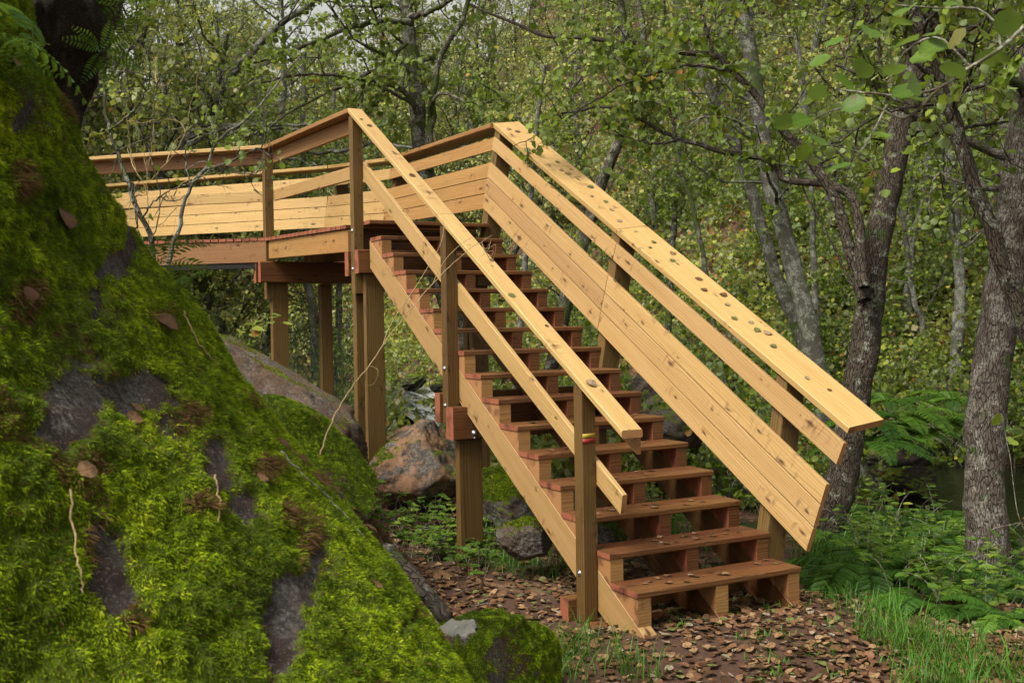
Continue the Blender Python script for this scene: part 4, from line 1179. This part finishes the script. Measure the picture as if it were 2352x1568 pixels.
for k, (u_, v_, d_, sx, lab) in enumerate([(990, 925, 25, .20, 'dark wet stone splitting the white riffle'), (893, 940, 24, .28, 'dark mossy stone at the left end of the riffle'), (1020, 885, 27, .40, 'dark bank stone above the riffle'), (880, 892, 27, .3, 'dark bank stone behind the tall support leg'), (950, 878, 28.5, .40, 'dark boulder upstream of the riffle'), (2080, 1080, 12.5, .5, 'dark stone at the edge of the still pool'), (2010, 1010, 16, .8, 'dark mossy stone under the ferns by the pool')]):
    c_ = at(u_, v_, d_); c_[2] = c_[2] if k < 5 else c_[2] - .2
    rock('stream_stone', lab, c_, (sx, sx * .8, sx * .62), k * .9, 330 + k, .25, 'dark_rock', 0, facets=8)
# dark overhanging rock at the top left
rock('overhanging_rock', 'dark brown moss-hung rock overhanging behind the ferns at the top left corner', at(100, 70, 3.8), (.27, .30, .52), .3, 341, .55, 'dark_rock', 90000, (.0, .12), facets=7, hi=.022, tone=-.22)
# fallen branch beside the boulder
tb = Tubes(); q = smooth_path([at(885, 1262, 4.9), at(930, 1310, 4.75), at(985, 1370, 4.6), at(1030, 1420, 4.5)], 24, .006, 3); tb.add(q, [.035, .04, .03], 10, .2, 3)
tag(link('fallen_branch', tb.mesh('fallen_branch', M['rosy_bark'], q[0]), loc=tuple(q[0])), 'pinkish barkless fallen branch lying between the mossy boulder and the leaf litter', 'branch')

# ---------------- dead leaves
def curl_leaf(name, seed, L):
    g = np.random.default_rng(seed)
    P = np.zeros((1, 3)); V, F, T, uv = leaf_geo(P - [[L * .5, 0, 0]], np.array([[1., 0, 0]]), np.array([[0, 0, 1.]]), np.array([L]), np.array([.5]), 'round', g.uniform(.0, .07), g.uniform(.36, .48))
    V = V + 0; V[:, 2] += .06 * L * np.sin(V[:, 0] / L * 5 + g.uniform(0, 6)) * g.uniform(.3, 1.) + .30 * L * (V[:, 1] / L) ** 2 * g.uniform(-.6, .8)
    V[:, 2] -= V[:, 2].min()
    return V, F, uv
LEAFVAR = [curl_leaf('v', 400 + k, .062) for k in range(5)]
LEAFMESH = {}
def fallen_leaf(p, nrm, size, tone, label, group, rot, var, cat='leaf', name='fallen_leaf'):
    key = (var, round(tone, 1))
    if key not in LEAFMESH:
        V, F, uv = LEAFVAR[var]
        LEAFMESH[key] = raw_mesh('fallen_leaf', V, F, M['litter'], uv=uv, tint=np.full(len(V), round(tone, 1)))
    o = link(name, LEAFMESH[key], loc=tuple(p))
    zax = Vector(nrm).normalized()
    o.rotation_mode = 'QUATERNION'
    o.rotation_quaternion = zax.to_track_quat('Z', 'Y') @ Vector((0, 0, 1)).rotation_difference(Vector((0, 0, 1))) @ Matrix.Rotation(rot, 3, 'Z').to_quaternion()
    o.scale = (size / .062,) * 3
    return tag(o, label, cat, group)
from mathutils import Vector
gl = np.random.default_rng(91)
ORD = ['lowest', 'second lowest', 'third lowest', 'fourth lowest', 'fifth lowest', 'sixth lowest', 'seventh lowest', 'eighth lowest', 'ninth lowest', 'tenth lowest']
for i, n in zip(range(1, 11), (14, 16, 15, 11, 10, 9, 7, 6, 5, 5)):
    for k in range(n):
        x = gl.uniform(.05, 1.16); y = (i - 1) * RUN + gl.uniform(.02, .24)
        if y - (i - 1) * RUN < .05: y += .02
        fallen_leaf((x, y, RISE * i + .003), (gl.normal() * .06, gl.normal() * .06, 1), gl.uniform(.03, .06), float(np.clip(gl.normal(.55, .25), 0, 1)), f'small brown dead leaf lying on the {ORD[i-1]} step', f'dead leaves on the {ORD[i-1]} step', gl.uniform(0, 6.28), int(gl.integers(0, 5)))
def on_cap(t, w, left=False):
    if left:
        y = t; return T0([-.122 + .14 * w, y, capz(y) + .048]), unit(T0([0, -.5825, 1]))
    a, b = lerp(CL0, CL1, t), lerp(CR0, CR1, t)
    n = unit(np.cross(CR0 - CL0, CL1 - CL0)); n = n if n[2] > 0 else -n
    return a + (b - a) * w + n * .002, n
for k, (t, w) in enumerate([(.07, .55), (.10, .35), (.175, .45), (.205, .7), (.215, .52), (.235, .62), (.25, .3), (.285, .55), (.31, .75), (.33, .4), (.36, .62), (.42, .5), (.44, .75), (.465, .3), (.48, .6), (.52, .45)]):
    p, n = on_cap(t, w); fallen_leaf(p, n, gl.uniform(.03, .065), float(gl.choice([.4, .7, .9, .9, 1., 1.])), 'small curled leaf lying on the lower half of the wide right handrail', 'leaves on the lower right handrail', gl.uniform(0, 6.28), k % 5)
for k, (t, w) in enumerate([(.56, .35), (.60, .5), (.63, .62), (.655, .4), (.69, .7), (.75, .5), (.765, .42), (.80, .6), (.86, .35), (.90, .6), (.95, .5), (.965, .3)]):
    p, n = on_cap(t, w); fallen_leaf(p, n, gl.uniform(.035, .07), float(gl.choice([.4, .7, .9, .9, 1., 1.])), 'small curled leaf lying on the upper half of the wide right handrail', 'leaves on the upper right handrail', gl.uniform(0, 6.28), k % 5)
for (y, w, sz, tn, lab) in [(.36, .42, .075, .9, 'grey curled leaf lying on the lower end of the narrow left handrail'), (.95, .7, .03, .1, 'tiny dark leaf scrap on the lower part of the narrow left handrail'), (1.30, .25, .06, 1., 'greenish leaf lying on the narrow left handrail above the marked post'), (1.75, .8, .045, .5, 'brown leaf at the edge of the narrow left handrail halfway up'), (3.05, .45, .06, .2, 'dark curled leaf on the upper part of the narrow left handrail'), (4.02, .45, .055, .4, 'brown leaf lying just below the peak of the left handrail'), (4.16, .3, .035, .2, 'small leaf scrap nearest the peak of the left handrail')]:
    p, n = on_cap(y, w, True); fallen_leaf(p, n, sz, tn, lab, None, gl.uniform(0, 6.28), int(gl.integers(0, 5)))
for (u_, v_, sz, tn, ro, lab) in [(322, 945, .07, .8, .3, 'cream and yellow dead leaf on a bare patch of the mossy boulder'), (330, 915, .05, .6, 2.0, 'ochre curled leaf standing on a bare patch of the mossy boulder'), (190, 1086, .075, .95, .1, 'pale grey-tan leaf lying on the mossy boulder near the left edge'), (132, 500, .095, .5, 1.4, 'folded grey-brown leaf hanging high on the mossy boulder'), (845, 1358, .062, .8, .2, 'tan leaf lying low on the ridge of the mossy boulder'), (375, 745, .11, .5, 2.4, 'long brown leaf stuck on the mossy boulder above its bare patch'), (598, 1102, .06, .8, .7, 'small tan leaf among dark moss in the middle of the boulder'), (640, 1180, .055, .35, 1.4, 'reddish curled leaf in the middle of the mossy boulder'), (735, 1100, .075, .4, .4, 'brown leaf on the twiggy edge of the mossy boulder'), (762, 1125, .06, .3, 1.1, 'dark brown leaf below the brown leaf on the twiggy edge of the boulder'), (850, 1215, .075, .4, 1.5, 'upright brown leaf at the boulder edge by the brambles'), (655, 1010, .07, .35, .8, 'brown leaf on the upper edge of the mossy boulder above the cane foot'), (700, 1060, .075, .3, 2.2, 'reddish leaf caught at the foot of the dry cane'), (145, 240, .075, .4, 2.0, 'brown leaf standing at the top of the mossy boulder under the overhang'), (20, 130, .08, .55, 1.0, 'russet leaf on the mossy boulder below the top left ferns'), (560, 780, .05, .5, .5, 'small brown leaf on the boulder crest'), (60, 680, .06, .3, 1.2, 'dark red leaf at the left edge of the mossy boulder')]:
    P_, N_ = boulder_at(u_, v_)
    fallen_leaf(P_ + N_ * .017, unit(N_ + np.array([gl.normal() * .25, -.15 + gl.normal() * .25, .25])), sz * .72, tn * .75, lab, None, ro, int(gl.integers(0, 5)))
# twigs lying on the boulder
tw_list = [([(162, 1120), (165, 1200), (180, 1290), (200, 1352)], 'thin bent stalk hanging down the lower left of the mossy boulder'), ([(488, 1095), (487, 1150), (486, 1215)], 'short straight stalk in the middle of the mossy boulder'), ([(405, 720), (450, 790), (500, 840)], 'thin reddish stalk along the crest of the mossy boulder'), ([(640, 1040), (700, 1105), (760, 1160), (830, 1235)], 'dark twig lying along the right edge of the mossy boulder')]
for k, (q, lab) in enumerate(tw_list):
    tb = Tubes(); pts = [(lambda a: a[0] + a[1] * .016)(boulder_at(*c)) for c in q]
    sp_ = smooth_path(pts, 20, .002, k); tb.add(sp_, [.0028, .0018], 5)
    tag(link('dry_stalk', tb.mesh('dry_stalk', M['straw'] if k != 3 else M['twig'], sp_[0]), loc=tuple(sp_[0])), lab, 'stalk')

# leaf litter over the path and under the stairs
def scatter(poly, n, g):
    poly = np.array(poly, float); lo, hi = poly.min(0), poly.max(0)
    p = lo + (hi - lo) * g.random((n * 4, 2)); c = np.zeros(len(p), bool); j = len(poly) - 1
    for i in range(len(poly)):
        a, b = poly[i], poly[j]
        c ^= ((a[1] > p[:, 1]) != (b[1] > p[:, 1])) & (p[:, 0] < (b[0] - a[0]) * (p[:, 1] - a[1]) / (b[1] - a[1] + 1e-9) + a[0]); j = i
    p = p[c][:n]
    X, ok = ground_hit(p[:, 0], p[:, 1])
    return X[ok]
def litter():
    g = np.random.default_rng(123); Xs = []
    # world-space scatter: path in front of the stairs, under the stairs, right-hand verge
    for (x0, x1, y0, y1, n) in ((-2.2, 3.2, -3.2, .4, 3000), (-.6, 2.6, -2.2, .3, 6200), (-1.2, 1.6, .2, 3.4, 4500), (-1.6, .9, 3.0, 6.5, 2200), (1.3, 3.4, -1.5, 6.5, 1500), (-2.4, -.3, .4, 3.5, 900)):
        X = np.stack([g.uniform(x0, x1, n), g.uniform(y0, y1, n)], -1)
        d = .5 + .5 * fbm(np.concatenate([X * 1.6, np.zeros((n, 1))], 1), 3, 31)
        bare = np.exp(-(((X[:, 0] - .15) / .55) ** 2 + ((X[:, 1] + .75) / .5) ** 2))
        X = X[g.random(n) < np.clip(d * 1.7 - .2 - .35 * bare, 0.03, 1)]
        Xs.append(X)
    X = np.concatenate(Xs); n = len(X)
    V = []; F4 = []; F3 = []; U4 = []; U3 = []; T = []; nb = 0
    Z = height(X)
    for k in range(n):
        v, F, uv = LEAFVAR[k % 5]
        s = g.uniform(.3, 1.0); a = g.uniform(0, 6.28); tx, ty = g.normal(size=2) * .22
        ca, sa = math.cos(a), math.sin(a)
        w = v * s; w = np.stack([w[:, 0] * ca - w[:, 1] * sa, w[:, 0] * sa + w[:, 1] * ca, w[:, 2]], -1)
        w[:, 2] += w[:, 0] * tx + w[:, 1] * ty
        w = w + [X[k, 0], X[k, 1], Z[k] + .006 + g.random() * .014]
        V.append(w); F4.append(F[0] + nb); F3.append(F[1] + nb); T.append(np.full(len(w), min(1, max(0, g.normal(.52, .3) if g.random() > .03 else 1.)))); nb += len(w)
    uv = LEAFVAR[0][2]; n4 = LEAFVAR[0][1][0].size
    UV = np.concatenate([np.tile(uv[:n4], (n, 1)), np.tile(uv[n4:], (n, 1))])
    tag(link('leaf_litter', raw_mesh('leaf_litter', np.concatenate(V), [np.concatenate(F4), np.concatenate(F3)], M['litter'], uv=UV, tint=np.concatenate(T))), kind='stuff')
litter()

def litter_twigs():
    g = np.random.default_rng(321); tb = Tubes()
    for k in range(420):
        x, y = g.uniform(-1.6, 2.8), g.uniform(-2.2, 5.5)
        a = g.uniform(0, 6.28); L = g.uniform(.05, .32); n = 5; h = a
        pts = []
        for i in range(n):
            pts.append([x, y, gz(x, y) + .012 + g.random() * .012]); h += g.normal() * .25; x += math.cos(h) * L / n; y += math.sin(h) * L / n
        tb.add(np.array(pts), [g.uniform(.0015, .005), .001], 4)
    tag(link('litter_twigs', tb.mesh('litter_twigs', M['twig'])), kind='stuff')
litter_twigs()

# ---------------- grass
def grass_mass(name, X, n_per, L0, L1, seed, spread=.05, wid=.0042):
    g = np.random.default_rng(seed); k = len(X) * n_per
    P = np.repeat(X, n_per, 0).astype(float); P[:, :2] += g.normal(size=(k, 2)) * spread
    P[:, 2] = height(P[:, :2]) - .01
    az = g.uniform(0, 2 * PI, k); L = g.uniform(L0, L1, k); ln = g.uniform(.35, 1.1, k)
    h = np.stack([np.cos(az), np.sin(az), 0 * az], -1); sd = np.stack([-np.sin(az), np.cos(az), 0 * az], -1)
    pts = []
    for t in (0, .3, .6, .85, 1.):
        hz = ln * t ** 1.6 * .75; vz = t - .42 * ln * t ** 2.2
        pts.append((P + L[:, None] * (h * hz[:, None] + np.array([0, 0, 1.]) * vz[:, None]), wid * (1 - t ** 1.8) * (.7 + .6 * t)))
    V = []
    for q, w_ in pts[:-1]: V += [q - sd * w_, q + sd * w_]
    V.append(pts[-1][0])
    V = np.stack(V, 1).reshape(-1, 3); b = np.arange(k)[:, None] * 9
    F4 = (b[:, :, None] + np.array([[0, 1, 3, 2], [2, 3, 5, 4], [4, 5, 7, 6]])[None]).reshape(-1, 4); F3 = b + np.array([[6, 7, 8]])
    t = np.repeat(np.clip(g.normal(.5, .22, k), 0, 1), 9)
    tag(link(name, raw_mesh(name, V, [F4, F3], M['grass'], tint=t)), kind='stuff')
gg = np.random.default_rng(77)
GX = [scatter([(1240, 1480), (1320, 1450), (1400, 1490), (1500, 1575), (1230, 1600)], 26, gg), scatter([(1090, 1200), (1200, 1190), (1330, 1250), (1330, 1330), (1150, 1330), (1080, 1290)], 50, gg), scatter([(1880, 1340), (1990, 1390), (2100, 1440), (2250, 1480), (2352, 1500), (2352, 1640), (2120, 1640), (2060, 1520), (1960, 1440)], 90, gg),
      scatter([(1560, 1180), (1620, 1170), (1560, 1260), (1480, 1260)], 22, gg), scatter([(1830, 1240), (1960, 1280), (1960, 1380), (1850, 1330)], 40, gg), scatter([(1420, 1230), (1560, 1170), (1700, 1240), (1500, 1300)], 30, gg)]
grass_mass('grass', np.concatenate(GX), 13, .10, .30, 88, .05, .0034)
grass_mass('low_weeds', np.concatenate([scatter([(1480, 1380), (1860, 1310), (1900, 1400), (1500, 1450)], 60, gg), scatter([(1700, 1450), (2050, 1400), (2050, 1568), (1750, 1568)], 40, gg)]), 7, .03, .08, 89, .03, .005)

# ---------------- brambles and broad-leaved weeds under the stairs
def weeds(name, X, seed, h, nl, leaf, mat='near_leaf', tl=.2, th=.8):
    g = np.random.default_rng(seed); P = []; D = []; N = []; S = []; t = []
    tb = Tubes()
    for x in X:
        b = np.array([x[0], x[1], gz(x[0], x[1])]); H = h * g.uniform(.5, 1.2)
        d = unit(np.array([*g.normal(size=2) * .6, 1.])); e = b + d * H
        mid = b + d * H * .6 + [0, 0, .03]; q = smooth_path([b - [0, 0, .03], mid, e + np.array([*(d[:2] * .08), -.02])], 8); tb.add(q, [.003, .0015], 4)
        tone = g.uniform(tl, th)
        for k in range(nl):
            f = g.uniform(.4, 1.); p = q[int(f * 7)]; a = g.uniform(0, 6.28)
            dd = np.array([math.cos(a), math.sin(a), g.uniform(-.25, .35)])
            for m_, sc in ((0, 1.), (.95, .75), (-.95, .75)):
                P.append(p + dd * .02); aa = a + m_; D.append([math.cos(aa), math.sin(aa), dd[2]]); N.append([g.normal() * .3, g.normal() * .3, 1]); S.append(leaf * sc * g.uniform(.7, 1.2)); t.append(tone + g.normal() * .08)
    V, F, T, uv = leaf_geo(np.array(P), np.array(D), np.array(N), np.array(S), np.array(t), 'round', .10, .30)
    o = link(name, raw_mesh(name, V, F, M[mat], tint=T, uv=uv)); tag(o, kind='stuff')
    o2 = link('weed_stems', tb.mesh('weed_stems', M['twig'])); tag(o2, kind='stuff')
weeds('brambles', np.concatenate([scatter([(790, 1130), (900, 1090), (1040, 1090), (1050, 1200), (1080, 1290), (930, 1290), (860, 1220)], 150, gg), scatter([(1130, 1200), (1060, 1190), (1040, 1330), (1120, 1350)], 45, gg), scatter([(1370, 1130), (1600, 1080), (1700, 1180), (1500, 1240)], 50, gg)]), 501, .24, 4, .065)
weeds('bank_plants', np.concatenate([scatter([(1820, 1120), (1960, 1080), (2240, 1200), (2352, 1280), (2352, 1420), (2100, 1420), (1900, 1300)], 170, gg), scatter([(1500, 1000), (1760, 1000), (1800, 1200), (1650, 1200)], 90, gg)]), 502, .46, 4, .07, tl=.2, th=.8)

# ---------------- ferns
def fern_mesh(seed, nf=9, L=.75, coarse=False):
    g = np.random.default_rng(seed); P = []; D = []; N = []; S = []; T = []; tb = Tubes()
    for k in range(nf):
        az = 2 * PI * k / nf + g.uniform(-.3, .3); l = L * g.uniform(.7, 1.1); up = g.uniform(.55, 1.1)
        h = np.array([math.cos(az), math.sin(az), 0]); sd = np.array([-math.sin(az), math.cos(az), 0])
        tt = np.linspace(0, 1, 26)
        q = l * (h * (tt ** 1.15 * .95)[:, None] + np.array([0, 0, 1.]) * (up * .75 * tt - .85 * up * tt ** 2.3)[:, None])
        tb.add(q, [.004, .001], 4)
        tg = unit(np.gradient(q, axis=0)); tone = g.uniform(.25, .8)
        for i in range(4, 26, 2 if coarse else 1):
            t = tt[i]; w = l * .24 * math.sin(PI * min(1, (t - .08) * 1.02)) ** .7 * (1 - .35 * t)
            nn = unit(np.cross(sd, tg[i])); nn = nn if nn[2] > 0 else -nn
            for s in (-1, 1):
                for m_ in range(1 if coarse else 2):
                    f = (i + m_ * .5)
                    p = q[i] + (q[min(i + 1, 25)] - q[i]) * m_ * .5
                    P.append(p); D.append(sd * s + tg[i] * .35 - nn * .18 + g.normal(size=3) * .05); N.append(nn + g.normal(size=3) * .15); S.append(max(.012, w)); T.append(tone + g.normal() * .07)
    V, F, T_, _ = leaf_geo(np.array(P), np.array(D), np.array(N), np.array(S), np.array(T), 'hex', .04, .15 if coarse else .105)
    nv = len(V); V2 = np.concatenate(tb.V); F2 = np.concatenate(tb.F)
    return raw_mesh('fern_fronds', np.concatenate([V, V2]), [F[0], F2 + nv], M['fern'], tint=np.concatenate([T_, np.full(len(V2), .3)]))
FM = [fern_mesh(600, 9, .8), fern_mesh(601, 8, .65), fern_mesh(602, 11, .95), fern_mesh(603, 7, .8, True)]
def fern(p, k, sc, rz, label, group=None, tilt=None):
    o = link('fern', FM[k], loc=tuple(p)); o.rotation_euler = (0, 0, rz) if tilt is None else (*tilt, rz); o.scale = (sc,) * 3
    return tag(o, label, 'fern', group)
gf = np.random.default_rng(8)
FP = scatter([(1900, 1130), (1980, 1090), (2210, 1180), (2230, 1330), (2130, 1400), (1960, 1330), (1880, 1240)], 42, gf)
for q in FP: fern(q, int(gf.integers(0, 3)), gf.uniform(.5, .9), gf.uniform(0, 6), 'green fern in the dense bed between the guard boards and the pink trunk', 'ferns in the bed right of the stairs')
for (u_, v_, d_, sc) in [(2010, 960, 11.6, .95), (2070, 940, 12, 1.), (2110, 975, 11.8, .9), (2160, 950, 12.4, 1.), (2040, 905, 12.6, .9), (2190, 905, 13, 1.), (1990, 1000, 11.2, .8)]:
    fern(at(u_, v_, d_) + [0, 0, -.15], int(gf.integers(0, 3)), sc, gf.uniform(0, 6), 'bright fern hanging over the dark pool behind the end of the right handrail', 'ferns over the dark pool')
for q in scatter([(2270, 1330), (2352, 1300), (2352, 1450), (2250, 1420)], 5, gf): fern(q, 1, gf.uniform(.45, .7), gf.uniform(0, 6), 'fern at the right edge below the stout pink trunk', 'ferns below the pink trunk')
fern(at(-45, 70, 2.7), 3, .42, 1.0, 'bright fern growing over the top of the mossy boulder in the corner', None, (.5, .3))
fern(at(15, 175, 2.75), 3, .26, 4.0, 'smaller fern hanging down the boulder below the corner fern', None, (.6, .1))
fern(at(228, 120, 3.6), 3, .2, 2.2, 'little fern dangling from the edge of the dark overhanging rock', None, (1.0, .6))
fern(at(285, 5, 3.7), 3, .24, .5, 'small bright fern at the top edge right of the overhanging rock', None, (2.6, .3))
fern(at(385, 605, 4.0), 3, .26, 1.2, 'small polypody fern on the boulder crest by the walkway beam', None, (-.2, .5))
fern(at(415, 665, 3.9), 3, .24, 3.2, 'low fern tuft just below the polypody on the boulder crest', None, (.2, .5))

# ---------------- leafy shoots: big leaves close to the camera, and a yellow-green seedling
def shoot(name, label, cat, paths, leaves, mat, tone, base=None, wid=.42):
    g = np.random.default_rng(len(leaves)); tb = Tubes()
    for q, r in paths: tb.add(smooth_path(q, 24, .001, 2), [r, r * .4], 6)
    P, D, N, S = (np.array(x) for x in zip(*leaves))
    t = np.clip(g.normal(tone, .16, len(P)), 0, .93); t[g.random(len(P)) > .95] = 1.
    o0 = np.array(paths[0][0][0]); th = thing(name, tuple(o0), label, cat)
    link('stems', tb.mesh('stems', M['twig'], o0), th)
    V, F, T, uv = leaf_geo(P, D, N, S, t, 'round', .08, wid); link('leaves', raw_mesh('leaves', V - o0, F, M[mat], tint=T, uv=uv), th)
gs = np.random.default_rng(44)
def big_branch():
    d = 2.9
    spine = [[at(2400, 20, d), at(2300, 110, d), at(2220, 160, d), at(2160, 200, d), at(2080, 220, d), at(2000, 215, d), at(1930, 205, d)],
             [at(2230, 155, d), at(2160, 90, d), at(2090, 110, d), at(2040, 190, d)], [at(2160, 200, d), at(2080, 270, d), at(1990, 240, d), at(1900, 260, d), at(1840, 300, d)], [at(2040, 240, d), at(1990, 330, d), at(1960, 370, d)], [at(2300, 110, d), at(2290, 60, d), at(2240, 20, d), at(2150, 20, d), at(2050, 10, d)]]
    lv = []
    for (u_, v_) in [(1905, 180), (1865, 195), (1940, 240), (1890, 215), (1985, 150), (2005, 60), (1925, 85), (2080, 20), (2100, 100), (2125, 85), (2095, 130), (2150, 65), (2190, 20), (2060, 150), (2035, 205), (2120, 215), (2170, 95), (1830, 270), (1815, 330), (1850, 270), (2000, 300), (1960, 320), (1955, 370), (2200, 70), (2250, 60), (2310, 40), (2290, 130), (2050, 60), (1990, 240), (1890, 130), (2240, 150), (1870, 310), (2100, 190), (2160, 150)]:
        p = at(u_ + gs.normal() * 8, v_ + gs.normal() * 8, d + gs.normal() * .12)
        dd = unit(np.array([RH[0], RH[1], 0]) * gs.normal() * .9 + np.array([0, 0, -.25]) + np.array([FH[0], FH[1], 0]) * gs.normal() * .6)
        lv.append((p, dd, unit(np.array([-FH[0], -FH[1], 0]) * gs.uniform(.0, .9) + [0, 0, .8] + gs.normal(size=3) * .35), gs.uniform(.055, .095)))
    shoot('leafy_branch', 'hanging alder branch with large toothed green leaves close by at the upper right', 'branch', [(q, .004 if k else .006) for k, q in enumerate(spine)], lv, 'near_leaf', .55)
big_branch()
def seedling():
    b = at(600, 800, 6.2); q = [b, at(603, 760, 6.2), at(606, 720, 6.2)]
    lv = []
    for (u_, v_) in [(560, 745), (580, 752), (555, 760), (605, 720), (625, 722), (640, 727), (598, 735), (618, 740), (570, 770), (590, 760), (648, 742)]:
        lv.append((at(u_, v_, 6.2), unit([gs.normal(), gs.normal(), -.1]), unit([gs.normal() * .3, gs.normal() * .3 - .3, 1]), gs.uniform(.05, .075)))
    shoot('seedling', 'yellow-green leafy seedling growing on the crest between boulder and support legs', 'seedling', [(q, .004)], lv, 'near_leaf', .86)
seedling()
# side shoots: right foreground twigs with a few leaves
def right_twig():
    lv = []
    for (u_, v_) in [(2330, 1010), (2345, 1000), (2270, 1215), (2240, 1275), (2300, 950), (2348, 1190)]:
        lv.append((at(u_, v_, 6.2), unit([gs.normal(), gs.normal(), -.2]), unit([gs.normal() * .3, -.6, .8]), gs.uniform(.07, .1)))
    shoot('leafy_twig', 'thin twig with a few pale leaves in front of the stout pink trunk', 'twig', [([at(2420, 1300, 6.2), at(2345, 1200, 6.2), at(2320, 1050, 6.2), at(2300, 950, 6.2)], .004), ([at(2345, 1200, 6.2), at(2270, 1220, 6.2), at(2240, 1270, 6.2)], .003)], lv, 'near_leaf', .7)
right_twig()
# fine grey-green broom behind the support legs
def broom():
    g = np.random.default_rng(19)
    for k, (u_, v_, d_) in enumerate([(700, 800, 14), (770, 830, 14.5), (660, 760, 13.5)]):
        tb = Tubes(); c = at(u_, v_, d_); c[2] = gz(c[0], c[1])
        for _ in range(160):
            d = unit(np.array([*g.normal(size=2) * .45, 1.])); L = g.uniform(.8, 2.0); q = [c + [*g.normal(size=2) * .3, 0]]
            for _ in range(4): d = unit(d + g.normal(size=3) * .12 + [0, 0, -.04]); q.append(q[-1] + d * L / 4)
            tb.add(q, [.004, .002], 3)
        o = link('broom_bush', tb.mesh('broom_bush', M['broom'], c), loc=tuple(c))
        tag(o, ['wispy grey-green broom bush between the walkway legs', 'wispy grey-green broom bush just right of the walkway legs', 'wispy broom bush behind the left walkway leg'][k], 'bush')
broom()
print('LEAVES', NLEAF)
# ------------------------------------------------------------------ light, sky, camera
SUN_DIR = unit(T0([-.58, -.13, .80]))
sl = bpy.data.lights.new('sun', 'SUN'); sl.energy = 1.5; sl.angle = math.radians(26); sl.color = (1., .945, .83)
so = bpy.data.objects.new('sun', sl); COL.objects.link(so)
z = Matrix.Identity(3)
from mathutils import Vector
so.rotation_euler = Vector(SUN_DIR).to_track_quat('Z', 'Y').to_euler()
so.location = (-8, 2, 20)
nt = W.node_tree
bg = nt.nodes['Background']
sky = nt.nodes.new('ShaderNodeTexSky'); sky.sky_type = 'NISHITA'; sky.sun_disc = False
sky.sun_elevation = math.asin(SUN_DIR[2]); sky.sun_rotation = math.atan2(SUN_DIR[0], SUN_DIR[1])
sky.air_density = 1.; sky.dust_density = 4.
hs = nt.nodes.new('ShaderNodeHueSaturation'); hs.inputs['Saturation'].default_value = .08
nt.links.new(sky.outputs[0], hs.inputs['Color']); wm = nt.nodes.new('ShaderNodeMix'); wm.data_type = 'RGBA'; wm.blend_type = 'MULTIPLY'; wm.inputs[0].default_value = 1.; wm.inputs[7].default_value = (1., .985, .91, 1)
nt.links.new(hs.outputs[0], wm.inputs[6]); nt.links.new(wm.outputs[2], bg.inputs[0])
bg.inputs[1].default_value = .062
cam = bpy.data.cameras.new('camera'); co = bpy.data.objects.new('camera', cam); COL.objects.link(co)
cam.lens = 36 * 4245.8918 / 4096; cam.sensor_width = 36; cam.clip_start = .05; cam.clip_end = 1500
cam.dof.use_dof = True; cam.dof.focus_distance = 7.5; cam.dof.aperture_fstop = 8.0
m = Matrix(((RT[0], UP[0], -FW[0], CAM[0]), (RT[1], UP[1], -FW[1], CAM[1]), (RT[2], UP[2], -FW[2], CAM[2]), (0, 0, 0, 1)))
co.matrix_world = m
scene.camera = co
scene.render.engine = 'CYCLES'
c = scene.cycles
c.use_denoising = True; c.max_bounces = 7; c.diffuse_bounces = 4; c.glossy_bounces = 2; c.transmission_bounces = 4; c.transparent_max_bounces = 4
c.caustics_reflective = False; c.caustics_refractive = False
c.use_adaptive_sampling = True; c.adaptive_threshold = .015
vs = scene.view_settings
vs.view_transform = 'Standard'; vs.look = 'None'; vs.exposure = 1.62; vs.gamma = 1
